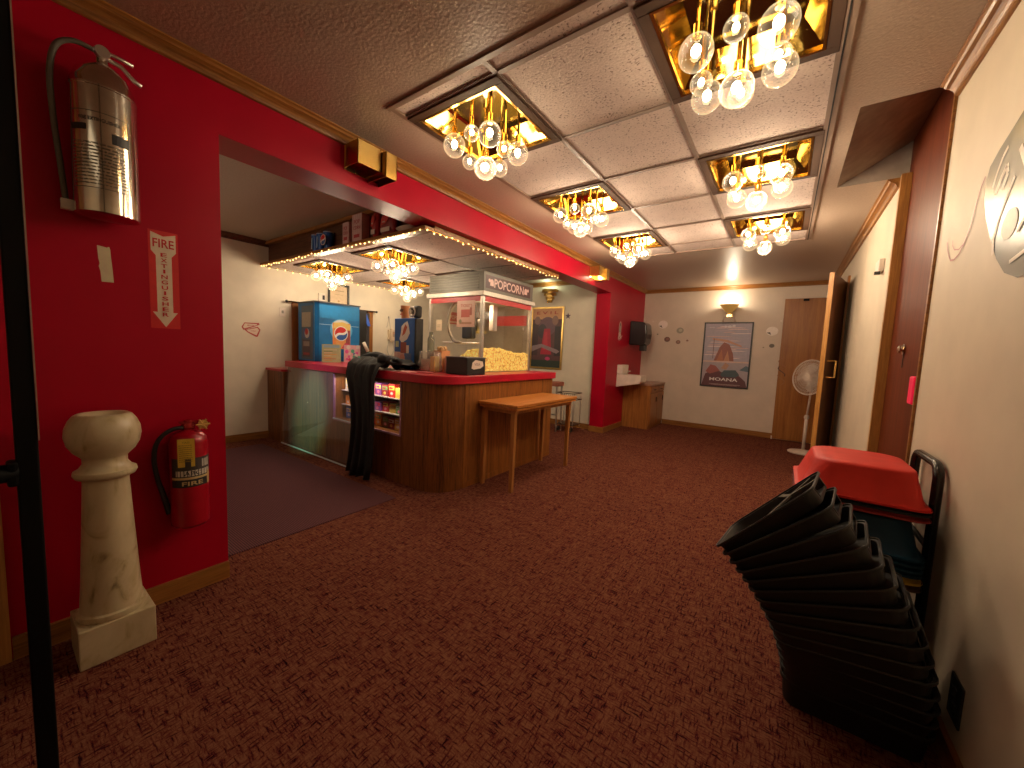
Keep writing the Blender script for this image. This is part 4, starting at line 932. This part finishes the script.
flat_thing('star_decal', 'small dark star decal right of the brass-framed poster', 'wall decal', (-2.98, YB - .001, 1.83), UX, UZ, [('p', [((.055 if k % 2 == 0 else .024) * math.sin(k * PI / 5), (.055 if k % 2 == 0 else .024) * math.cos(k * PI / 5)) for k in range(10)], (.10, .06, .08))])
# stool, rack and cart beyond the counter
t = thing('bar_stool', 'stool with a red-brown seat beyond the end of the counter', 'stool', (-2.90, 5.2, 0))
m = MB(); m.box(-3.03, -2.78, 5.10, 5.32, .70, .77); m.build('seat', plain('brick_vinyl', (.34, .11, .07), .5), t, bevel=.015)
for x in (-3.0, -2.81):
    for y in (5.13, 5.29): MB().tube([(x, y, .70), (x + (.02 if x > -2.9 else -.02), y, 0)], .012, 8).build('leg', STEEL, t)
MB().box(-3.01, -2.80, 5.13, 5.145, .25, .27).build('footrest', STEEL, t)
t = thing('wire_cart', 'small wire basket cart on black casters by the white wall', 'cart', (-2.72, 5.35, 0))
m = MB()
for zz in (.50, .60):
    m.tube([(-2.86, 5.24, zz), (-2.56, 5.24, zz), (-2.56, 5.5, zz), (-2.86, 5.5, zz)], .006, 6, True)
for k in range(10): x = -2.86 + k * .033; m.tube([(x, 5.24, .50), (x, 5.24, .60)], .003, 5)
m.build('basket', BRONZE, t)
for x in (-2.85, -2.57):
    for y in (5.25, 5.49): MB().tube([(x, y, .55), (x, y, .07)], .008, 6).build('upright', STEEL, t)
m = MB(); m.box(-2.86, -2.56, 5.24, 5.50, .10, .115); m.build('lower_shelf', BRONZE, t)
for x in (-2.82, -2.60): MB().lathe([(.0001, -.015), (.035, -.015), (.035, .015), (.0001, .015)], (x, 5.25, .036), 16, Matrix.Rotation(PI / 2, 3, 'Y')).build('caster', BLACK, t)
t = thing('water_jug', 'blue plastic bottle standing under the stool', 'bottle', (-2.93, 5.0, 0))
MB().lathe([(.05, 0), (.055, .01), (.055, .38), (.03, .44), (.02, .50)], (-2.92, 4.98, .001), 18).build('bottle', plain('blue_plastic', (.05, .16, .45), .3), t, smooth=40)
MB().lathe([(.022, 0), (.022, .03)], (-2.92, 4.98, .50), 14).build('cap', WHITEP, t)

# ------------------------------------------------------------------ far end: fountain, dispenser, cabinet, poster
t = thing('drinking_fountain', 'white wall-hung drinking fountain on the red wall', 'drinking fountain', (XL, 6.15, .85))
m = MB(); m.box(XL, -2.13, 6.064, 6.356, .915, 1.065); m.build('backsplash', WHITEP, t, bevel=.008)
m = MB(); m.prism([(XL, .70), (-1.86, .775), (-1.825, .81), (-1.825, .91), (XL, .91)], 6.06, 6.36, lambda a, b, d_: (a, d_, b)); m.build('basin', WHITEP, t, bevel=.01)
MB().tube([(-2.10, 6.2, .91), (-2.08, 6.2, .96), (-2.04, 6.2, .97)], .01, 8).build('spout', CHROME, t)
t = thing('towel_dispenser', 'black paper towel dispenser on the red wall near the corner', 'dispenser', (XL, 6.7, 1.6))
m = MB(); m.prism([(XL, 1.41), (-2.0, 1.40), (-1.95, 1.44), (-1.93, 1.6), (-1.95, 1.76), (-2.0, 1.80), (XL, 1.82)], 6.55, 6.88, lambda a, b, d_: (a, d_, b)); m.build('cover', plain('gloss_black', (.02, .02, .02), .15), t, bevel=.02)
m = MB(); m.box(-2.06, -1.97, 6.62, 6.76, 1.31, 1.41); m.build('chute', BLACK, t, bevel=.01)
t = thing('low_cabinet', 'low oak cabinet in the corner below the drinking fountain', 'cabinet', (-2.0, 6.85, 0))
MB().box(XL + .001, -1.775, 6.44, 7.295, 0, .735).build('body', CABW, t)
MB().box(XL + .001, -1.745, 6.42, 7.297, .735, .765).build('worktop', plain('rose_laminate', (.42, .24, .17), .35), t, bevel=.004)
for k in range(2):
    y0 = 6.46 + k * .415
    d = MB().box(-1.775, -1.757, y0, y0 + .395, .62, .715).build('drawer', CABW, t, bevel=.003); MB().box(-1.757, -1.742, y0 + .15, y0 + .25, .655, .665).build('pull', BRONZE, d)
    d = MB().box(-1.775, -1.757, y0, y0 + .395, .06, .60).build('door', CABW, t, bevel=.003); MB().box(-1.757, -1.742, y0 + .30, y0 + .31, .45, .53).build('pull', BRONZE, d)
t = thing('framed_poster', 'black-framed movie poster with pink sunset clouds on the far wall', 'poster', (-.81, YF, 1.28))
frame(t, -1.175, -.455, .75, 1.845, YF - .001, .022, BLACK)
sky = [('r', 0, 0, .676, 1.05, (.42, .38, .46))]
rr = random.Random(12)
for k in range(26):
    b = .42 + k * .024; a = rr.uniform(0, .4); w_ = rr.uniform(.15, .5); c = rr.choice([(.80, .60, .56), (.70, .46, .42), (.40, .38, .50), (.85, .70, .66), (.52, .42, .50)])
    sky.append(('p', [(a, b), (min(a + w_, .67), b + .004), (min(a + w_ * .8, .67), b + .014), (a + .04, b + .012)], c))
sky += [('p', [(.16, .42), (.24, .66), (.30, .74), (.38, .70), (.44, .55), (.46, .42)], (.30, .10, .07)), ('p', [(.20, .42), (.27, .62), (.31, .42)], (.45, .16, .08)), ('p', [(.31, .42), (.36, .60), (.40, .42)], (.55, .26, .14)), ('p', [(.12, .78), (.34, .74), (.56, .66), (.55, .69), (.34, .78), (.12, .81)], (.58, .30, .20)), ('r', .14, .46, .15, .80, (.16, .08, .07)),
        ('r', 0, .40, .676, .425, (.68, .50, .42)), ('r', 0, 0, .676, .40, (.42, .36, .40)), ('p', [(.0, .0), (.05, .2), (.2, .28), (.34, .22), (.5, .24), (.65, .1), (.676, 0)], (.12, .04, .05)), ('p', [(.28, .2), (.33, .27), (.5, .28), (.56, .2), (.5, .16), (.3, .16)], (.05, .09, .11)), ('p', [(.05, .24), (.12, .36), (.2, .34), (.27, .26), (.12, .2)], (.35, .10, .08)), ('p', [(.55, .28), (.64, .36), (.676, .34), (.676, .26)], (.10, .16, .2)), ('p', [(.28, .30), (.34, .40), (.4, .36), (.36, .28)], (.5, .28, .18)),
        ('t', 'MOANA', .33, .115, .42, .055, (.92, .90, .88)), ('r', .12, .03, .58, .036, (.5, .4, .38)), ('r', .16, .018, .54, .023, (.5, .4, .38)), ('c', .36, 1.0, .03, .02, (.7, .68, .7)), ('c', .42, 1.01, .025, .02, (.75, .7, .72)), ('c', .30, 1.0, .02, .018, (.7, .66, .7)), ('r', .06, .98, .14, .995, (.6, .55, .6))]
art('print', t, (-1.153, YF - .009, .772), UX, UZ, sky, step=.0004)
# disc decals
MIRR = metal('mirror_foil', (.62, .60, .54), .12)
DISC = [(-1.866, 1.813, .082, (.92, .82, .76), 'pale round disc decal at the upper left of the far wall'), (-1.567, 1.705, .06, (.33, .30, .22), 'grey-green oval disc decal right of the pale disc'), (-1.776, 1.545, .052, (.17, .08, .06), 'dark brown round disc decal below the pale disc'),
        (-1.585, 1.50, .04, (.24, .13, .09), 'small brown ringed disc decal below the oval one'), (-1.435, 1.53, .02, (.25, .13, .08), 'tiny brown dot decal nearest the framed poster'), (-2.045, 1.87, .017, (.8, .7, .6), 'tiny white dot decal beside the towel dispenser'), (-1.95, 1.635, .014, (.15, .12, .08), 'tiny dark dot decal left of the brown disc'),
        (-.205, 1.70, .08, (.92, .84, .76), 'white round disc decal beside the far brown door'), (-.19, 1.47, .035, (.12, .09, .06), 'dark round dot decal beside the far door edge'), (-.30, 1.44, .012, (.3, .22, .15), 'tiny tan dot decal left of the far door'), (-.10, 1.86, .015, (.8, .7, .6), 'tiny white dot decal above the white disc by the door')]
for x, z, r_, c, lab in DISC:
    its = [('c', 0, 0, r_, r_ * .88, c)]
    if r_ > .07: its += [('p', [(-r_ * .9, -r_ * .3), (-r_ * .1, -r_ * .75), (-r_ * .3, -r_ * .2)], (.1, .06, .04))]
    elif r_ > .035: its += [('c', r_ * .1, r_ * .1, r_ * .5, r_ * .45, tuple(q * 1.7 for q in c))]
    flat_thing('disc_decal', lab, 'wall decal', (x, YF - .001, z), UX, UZ, its)
its = [('c', .07, .19, .065, .11, (.55, .30, .26)), ('c', .07, .19, .045, .085, (.20, .10, .09)), ('c', .075, .17, .028, .06, (.45, .33, .28))]
rr = random.Random(8)
for k in range(26): a, b = rr.uniform(0, .16), rr.uniform(-.03, .08); its.append(('l', [(a, b), (a + rr.uniform(-.03, .03), b + .03), (a + rr.uniform(-.02, .04), b + .05)], .009, (.85, .62, .55)))
flat_thing('swirl_decal', 'oval mirror decal with pink scribbles on the red wall', 'wall decal', (XL, 6.02, 1.47), UY, UZ, its)

# pedestal fan
t = thing('pedestal_fan', 'white pedestal fan standing beside the open wooden door', 'fan', (.30, 6.45, 0))
FW = plain('fan_white', (.66, .54, .44), .45)
MB().lathe([(.17, 0), (.175, .012), (.16, .022), (.05, .035), (.03, .05)], (.30, 6.45, 0), 30).build('base', FW, t, smooth=40)
MB().tube([(.30, 6.45, .03), (.30, 6.45, .50)], .02, 10).build('lower_pole', FW, t, smooth=True)
MB().tube([(.30, 6.45, .48), (.32, 6.44, .98)], .012, 10).build('upper_pole', FW, t, smooth=True)
MB().lathe([(.026, 0), (.03, .02), (.022, .05)], (.30, 6.45, .47), 14).build('collar', FW, t, smooth=40)
MF = Matrix.Translation((.30, 6.36, 1.03)) @ Matrix.Rotation(math.radians(-42), 4, 'Z') @ Matrix.Rotation(math.radians(90 - 6), 4, 'X')
m = MB(); m.lathe([(.0001, -.11), (.05, -.11), (.06, -.06), (.05, -.02)], (0, 0, 0), 18); m.v = [tuple(MF @ Vector((p[0], p[1], p[2]))) for p in m.v]; m.build('motor', FW, t, smooth=40)
m = MB(); Rr = .23
m.tube([tuple(MF @ Vector((Rr * math.cos(a * PI / 16), Rr * math.sin(a * PI / 16), .03))) for a in range(32)], .008, 6, True)
for rr_ in (.06, .09, .12, .15, .19): m.tube([tuple(MF @ Vector((rr_ * math.cos(a * PI / 12), rr_ * math.sin(a * PI / 12), .075 - .2 * rr_))) for a in range(24)], .0025, 5, True)
for a in range(60):
    c_, s_ = math.cos(a * PI / 30), math.sin(a * PI / 30)
    m.tube([tuple(MF @ Vector((q * c_, q * s_, zz))) for q, zz in ((.04, .075), (.12, .065), (Rr, .03))], .0026, 4); m.tube([tuple(MF @ Vector((q * c_, q * s_, zz))) for q, zz in ((.04, -.03), (.12, -.02), (Rr, .03))], .0026, 4)
m.build('grille', FW, t)
m = MB(); m.lathe([(.0001, .085), (.045, .08), (.045, .07), (.0001, .07)], (0, 0, 0), 20); m.v = [tuple(MF @ Vector(p)) for p in m.v]; m.build('badge', FW, t)
for a in range(4):
    m = MB(); A0 = a * PI / 2; pts = []
    pl = [(.03, -.2), (.08, -.35), (.16, -.42), (.185, .0), (.17, .35), (.08, .25), (.03, .2)]
    m.add([tuple(MF @ Vector((q * math.cos(A0 + w_), q * math.sin(A0 + w_), .012 + w_ * .05))) for q, w_ in pl], [tuple(range(7))]); m.build('blade', plain('fan_blade', (.60, .48, .38), .4), t, solid=.003)

# red thing by the mahogany door
t = thing('alarm_box', 'bright red box on the mahogany door edge', 'alarm', (.53, 2.70, 1.09))
MB().box(.520, .547, 2.66, 2.745, 1.03, 1.17).build('case', plain('alarm_red', (.75, .01, .06), .3, emit=.35), t, bevel=.008)
t = thing('wall_thermostat', 'small cream thermostat on the right wall before the doorway trim', 'thermostat', (XR, 3.78, 1.92))
MB().box(XR - .03, XR, 3.72, 3.86, 1.885, 1.97).build('case', WHITEP, t, bevel=.005); MB().box(XR - .045, XR - .015, 3.74, 3.77, 1.865, 1.885).build('sensor', BLACK, t)
# low dark outlet
t = thing('wall_outlet', 'black wall outlet plate low on the cream wall', 'outlet', (XR, 1.675, .21))
MB().box(XR - .006, XR, 1.632, 1.722, .148, .278).build('plate', BLACK, t, bevel=.002)
for z in (.185, .235): MB().box(XR - .009, XR - .006, 1.66, 1.695, z - .015, z + .015).build('socket', DARK, t)

# large silver decal with script, ribbon tail
t = thing('silver_decal', 'large silver mirror decal with white script on the cream wall', 'wall decal', (XR, 1.7, 1.7))
cy, cz = 1.70, 1.735
out = [(2.02, 1.90), (2.035, 1.86), (2.03, 1.79), (1.99, 1.72), (1.93, 1.64), (1.86, 1.56), (1.79, 1.505), (1.70, 1.475), (1.60, 1.475), (1.52, 1.51), (1.46, 1.57), (1.42, 1.66), (1.41, 1.78), (1.44, 1.90), (1.52, 1.98), (1.62, 2.02), (1.74, 2.01), (1.86, 1.965), (1.96, 1.93)]
m = MB(); m.add([(XR - .002, a, b) for a, b in out], [tuple(range(len(out)))]); m.build('foil', metal('silver_foil', (.085, .08, .066), .3, .5, 4), t)
S = (.75, .66, .55)
art('script', t, (XR - .0022, 2.10, 1.45), -UY, UZ, [('l', [(.13, .36), (.15, .40), (.18, .44), (.21, .46)], .014, S), ('l', [(.16, .33), (.19, .37), (.22, .40), (.235, .37), (.21, .33)], .02, S), ('l', [(.21, .13), (.20, .18), (.22, .24), (.26, .30), (.29, .34)], .014, S), ('c', .30, .20, .05, .045, S), ('l', [(.30, .42), (.36, .34), (.44, .38)], .02, S), ('l', [(.36, .16), (.42, .22), (.46, .14), (.54, .2)], .016, S), ('l', [(.34, .08), (.46, .10), (.58, .09)], .012, S)])
flat_thing('ribbon_decal', 'thin curling red ribbon line left of the silver decal', 'wall decal', (XR - .001, 2.42, 1.60), -UY, UZ,
           [('l', [(.37, .28), (.34, .25), (.31, .18), (.29, .13), (.25, .085), (.21, .055), (.16, .045), (.12, .05), (.09, .075), (.06, .11), (.045, .14)], .008, (.45, .16, .13)), ('l', [(.25, .085), (.20, .075), (.15, .085), (.12, .11), (.115, .13)], .005, (.5, .18, .16))])

# ------------------------------------------------------------------ booster seats: black leaning stack
SL, SW = .385, .27
def rrect(hx, hy, r, n=5):
    pts = []
    for cx, cy, a0 in ((hx - r, hy - r, 0), (-hx + r, hy - r, PI / 2), (-hx + r, -hy + r, PI), (hx - r, -hy + r, 1.5 * PI)):
        for k in range(n + 1): a = a0 + PI / 2 * k / n; pts.append((cx + r * math.cos(a), cy + r * math.sin(a)))
    return pts
def make_seat_parts(parent):
    n = 5
    levels = [(0, SL / 2, SW / 2, .042), (-.006, SL / 2, SW / 2, .042), (-.007, SL / 2 - .007, SW / 2 - .007, .04), (-.013, SL / 2 - .009, SW / 2 - .009, .04), (-.040, SL / 2 - .014, SW / 2 - .015, .038), (-.050, SL / 2 - .017, SW / 2 - .018, .036)]
    rings = [[(x, y, z) for x, y in rrect(hx, hy, r)] for z, hx, hy, r in levels]
    m = MB(); N_ = len(rings[0]); vs = [p for r_ in rings for p in r_]; fs = []
    # subdivide the +x end: the edge between last corner point and first one is the end wall
    for i in range(len(rings) - 1):
        for k in range(N_):
            k2 = (k + 1) % N_
            if i == 3 and k == N_ - 1: continue        # opening in the raised end
            fs.append((i * N_ + k, i * N_ + k2, (i + 1) * N_ + k2, (i + 1) * N_ + k))
    fs.append(tuple((len(rings) - 1) * N_ + k for k in range(N_)))
    m.add(vs, fs)
    # posts beside the end opening
    x3, y3 = levels[3][1], levels[3][2] - .04; x4, y4 = levels[4][1], levels[4][2] - .038
    for s in (-1, 1):
        m.add([(x3, s * y3, -.013), (x3, s * (y3 - .015), -.013), (x4, s * (y4 - .015), -.040), (x4, s * y4, -.040)], [(0, 1, 2, 3)])
    o = m.build('shell', SEATB, parent, smooth=35, solid=.004)
    return o
def make_web(parent):
    m = MB(); z = -.004; x0 = .02; x1 = SL / 2 - .008; hy = SW / 2 - .008
    def strip(p, q, w):
        p, q = Vector(p), Vector(q); d_ = (q - p).normalized(); n_ = Vector((-d_.y, d_.x)) * w / 2
        a = [p - n_, q - n_, q + n_, p + n_]
        m.add([(v.x, v.y, zz) for zz in (z - .006, z) for v in a], [(3, 2, 1, 0), (4, 5, 6, 7), (0, 1, 5, 4), (1, 2, 6, 5), (2, 3, 7, 6), (3, 0, 4, 7)])
    strip((x0, -hy), (x0 + .07, .01), .016); strip((x0 + .07, .01), (x0 + .01, hy), .016); strip((x0 + .07, .01), (x1, .02), .016); strip((x0 + .07, .01), (x1 - .03, hy - .02), .012)
    return m.build('cup_holder_web', plain('web_plastic', (.045, .04, .028), .5), parent)
P_ = [0.274, -0.048, -0.236, 1.696, -0.382, 0.299, 0.767, -0.183, 0.402, 0.455, -0.053, -0.099, -0.007]
NS = 15
ordn = ['topmost', 'second from the top', 'third from the top', 'fourth from the top', 'fifth from the top', 'sixth from the top', 'seventh from the top', 'eighth from the top', 'ninth from the top',
        'sixth from the bottom', 'fifth from the bottom', 'fourth from the bottom', 'third from the bottom', 'second from the bottom', 'lowest']
shell_me = None
for i in range(NS):
    s = 1 - i / (NS - 1); p = P_
    c = Vector((p[0] + p[1] * s + p[2] * s * s, p[3] + .04 * (1 - s) + p[4] * s + p[5] * s * s, .104 + p[6] * s + p[7] * s * s))
    a = p[8] * s + p[9] * s * s; b = p[10] * min(1, s) + p[11] * s; cc = p[12] * s + .10 * max(0, s - .6)
    ca, sa, cb, sb, c1, s1 = math.cos(a), math.sin(a), math.cos(b), math.sin(b), math.cos(cc), math.sin(cc)
    Mr = Matrix(((cb, -sb, 0), (sb, cb, 0), (0, 0, 1))) @ Matrix(((ca, 0, -sa), (0, 1, 0), (sa, 0, ca))) @ Matrix(((1, 0, 0), (0, c1, -s1), (0, s1, c1)))
    t = thing('booster_seat', 'black plastic booster seat, %s of the leaning stack' % ordn[i], 'booster seat', (0, 0, 0), 'black booster seats in the leaning stack')
    if shell_me is None:
        o = make_seat_parts(t); shell_me = o; make_web(t)
    else:
        o = shell_me.copy(); C.objects.link(o); o.parent = t
    t.matrix_world = Matrix.Translation(c) @ Mr.to_4x4() @ Matrix.Diagonal((1, 1, 2.0 if i == NS - 1 else 1, 1))

# red / blue / yellow upturned booster seats
def tub(z, col, lab, mname, h=.14):
    x0, x1, y0, y1 = .075, .464, 1.885, 2.30
    cx, cy = (x0 + x1) / 2, (y0 + y1) / 2; hx, hy = (x1 - x0) / 2, (y1 - y0) / 2
    t = thing('booster_seat', lab, 'booster seat', (cx, cy, z), 'coloured booster seats stacked upside down')
    rings = []
    for zz, ix, ixl, iy, r_ in ((0, 0, 0, 0, .05), (.008, 0, 0, 0, .05), (.009, .008, .01, .008, .05), (.012, .012, .016, .012, .055), (h * .72, .030, .045, .028, .07), (h * .90, .034, .055, .033, .075), (h * .93, .036, .058, .034, .075), (h * .965, .042, .068, .040, .08), (h * .985, .056, .09, .055, .08), (h, .09, .13, .09, .08)):
        pts = rrect(hx - (ix + ixl) / 2, hy - iy, r_); ox = (ixl - ix) / 2
        rings.append([(cx + ox + x, cy + y, z + zz) for x, y in pts])
    m = MB(); m.loft(rings, False, True); o = m.build('shell', plain(mname, col, .5, 0, .06, 20, spec=.25), t, smooth=50)
    m = MB(); m.loft([[(cx + x, cy + y, z + .002) for x, y in rrect(hx + .003, hy + .003, .05)], [(cx + x, cy + y, z + .007) for x, y in rrect(hx + .003, hy + .003, .05)]], False, False)
    m.build('rim', plain(mname, col), t)
    return t
REDC = (.60, .028, .018); BLU = (.008, .045, .085); YEL = (.55, .35, .03)
tub(.708, REDC, 'bright red booster seat on top of the upturned coloured stack', 'seat_red', .134)
tub(.690, (.02, .02, .02), 'black-rimmed booster seat just under the top red one', 'seat_dark')
tub(.670, (.30, .03, .03), 'dull red booster seat under the black-rimmed one', 'seat_red_dull')
for k, z in enumerate((.525, .505, .485, .465)): tub(z, BLU, '%s dark blue booster seat in the upturned stack' % ['uppermost', 'second', 'third', 'lowest'][k], 'seat_blue')
tub(.440, YEL, 'yellow-rimmed booster seat under the blue ones', 'seat_yellow')
tub(.415, (.10, .05, .03), 'brown booster seat under the yellow-rimmed one', 'seat_brown')
tub(.277, (.02, .02, .02), 'black booster seat low in the upturned stack', 'seat_dark2', .136)
tub(.139, (.02, .02, .02), 'black booster seat second from the floor in the upturned stack', 'seat_dark2', .136)
tub(.0, (.02, .02, .02), 'black booster seat on the floor under the upturned stack', 'seat_dark2', .137)
# hand truck
t = thing('hand_truck', 'black hand truck with a looped handle against the cream wall', 'hand truck', (.487, 2.12, 0))
yb, yf, zt = 2.30, 2.00, .862
m = MB(); pts = [(.487, yf, .05)] + [(.487, yf, zt - .05)] + [(.487, yf + .05 - .05 * math.cos(k * PI / 8), zt - .05 + .05 * math.sin(k * PI / 8)) for k in range(1, 5)] + [(.487, yb - .05 + .05 * math.sin(k * PI / 8), zt - .05 + .05 * math.cos(k * PI / 8)) for k in range(0, 5)] + [(.487, yb, .05)]
m.tube(pts, .0155, 12); m.build('frame', plain('gloss_black_metal', (.01, .01, .01), .22), t, smooth=True)
for z in (.25, .55): MB().tube([(.487, yf, z), (.487, yb, z)], .010, 8).build('crossbar', BLACKM, t)
for y in (yf - .0, yb): MB().lathe([(.0001, -.011), (.05, -.011), (.05, .011), (.0001, .011)], (.487, y, .051), 20, Matrix.Rotation(PI / 2, 3, 'Y')).build('wheel', BLACK, t, smooth=30)

# ------------------------------------------------------------------ extra light and world
lamp('added_fill_light', 'AREA', (-.8, -1.1, 2.40), 1.5, (1, .78, .52), shape='RECTANGLE', size=1.2, size_y=.6)  # added fill light behind the camera, belongs to no fixture
lamp('alcove_lamp', 'POINT', (-3.7, -.2, 2.05), 16, (1, .82, .6), r=.2)
wd = bpy.data.worlds.new('world'); bpy.context.scene.world = wd; wd.use_nodes = True
wd.node_tree.nodes['Background'].inputs[0].default_value = (.9, .6, .4, 1); wd.node_tree.nodes['Background'].inputs[1].default_value = .02

# ------------------------------------------------------------------ camera
cam = bpy.data.cameras.new('camera'); co = bpy.data.objects.new('camera', cam); C.objects.link(co)
cam.sensor_width = 36; cam.sensor_fit = 'HORIZONTAL'; cam.lens = 379.87 / 1024 * 36; cam.clip_start = .02
yaw, pitch, roll = -.6191, -.0860, .0426
cy_, sy_ = math.cos(yaw), math.sin(yaw)
F = Vector((sy_ * math.cos(pitch), cy_ * math.cos(pitch), math.sin(pitch))); r0 = Vector((cy_, -sy_, 0)); u0 = r0.cross(F)
Rr_ = math.cos(roll) * r0 + math.sin(roll) * u0; Uu = -math.sin(roll) * r0 + math.cos(roll) * u0
co.matrix_world = Matrix(((Rr_.x, Uu.x, -F.x, 0), (Rr_.y, Uu.y, -F.y, 0), (Rr_.z, Uu.z, -F.z, 1.21), (0, 0, 0, 1)))
sc = bpy.context.scene; sc.camera = co
sc.view_settings.view_transform = 'Standard'; sc.view_settings.look = 'None'; sc.view_settings.exposure = 0
sc.cycles.use_denoising = True; sc.cycles.max_bounces = 8; sc.cycles.transparent_max_bounces = 24; sc.cycles.sample_clamp_indirect = 4
sc.cycles.caustics_reflective = False; sc.cycles.caustics_refractive = False
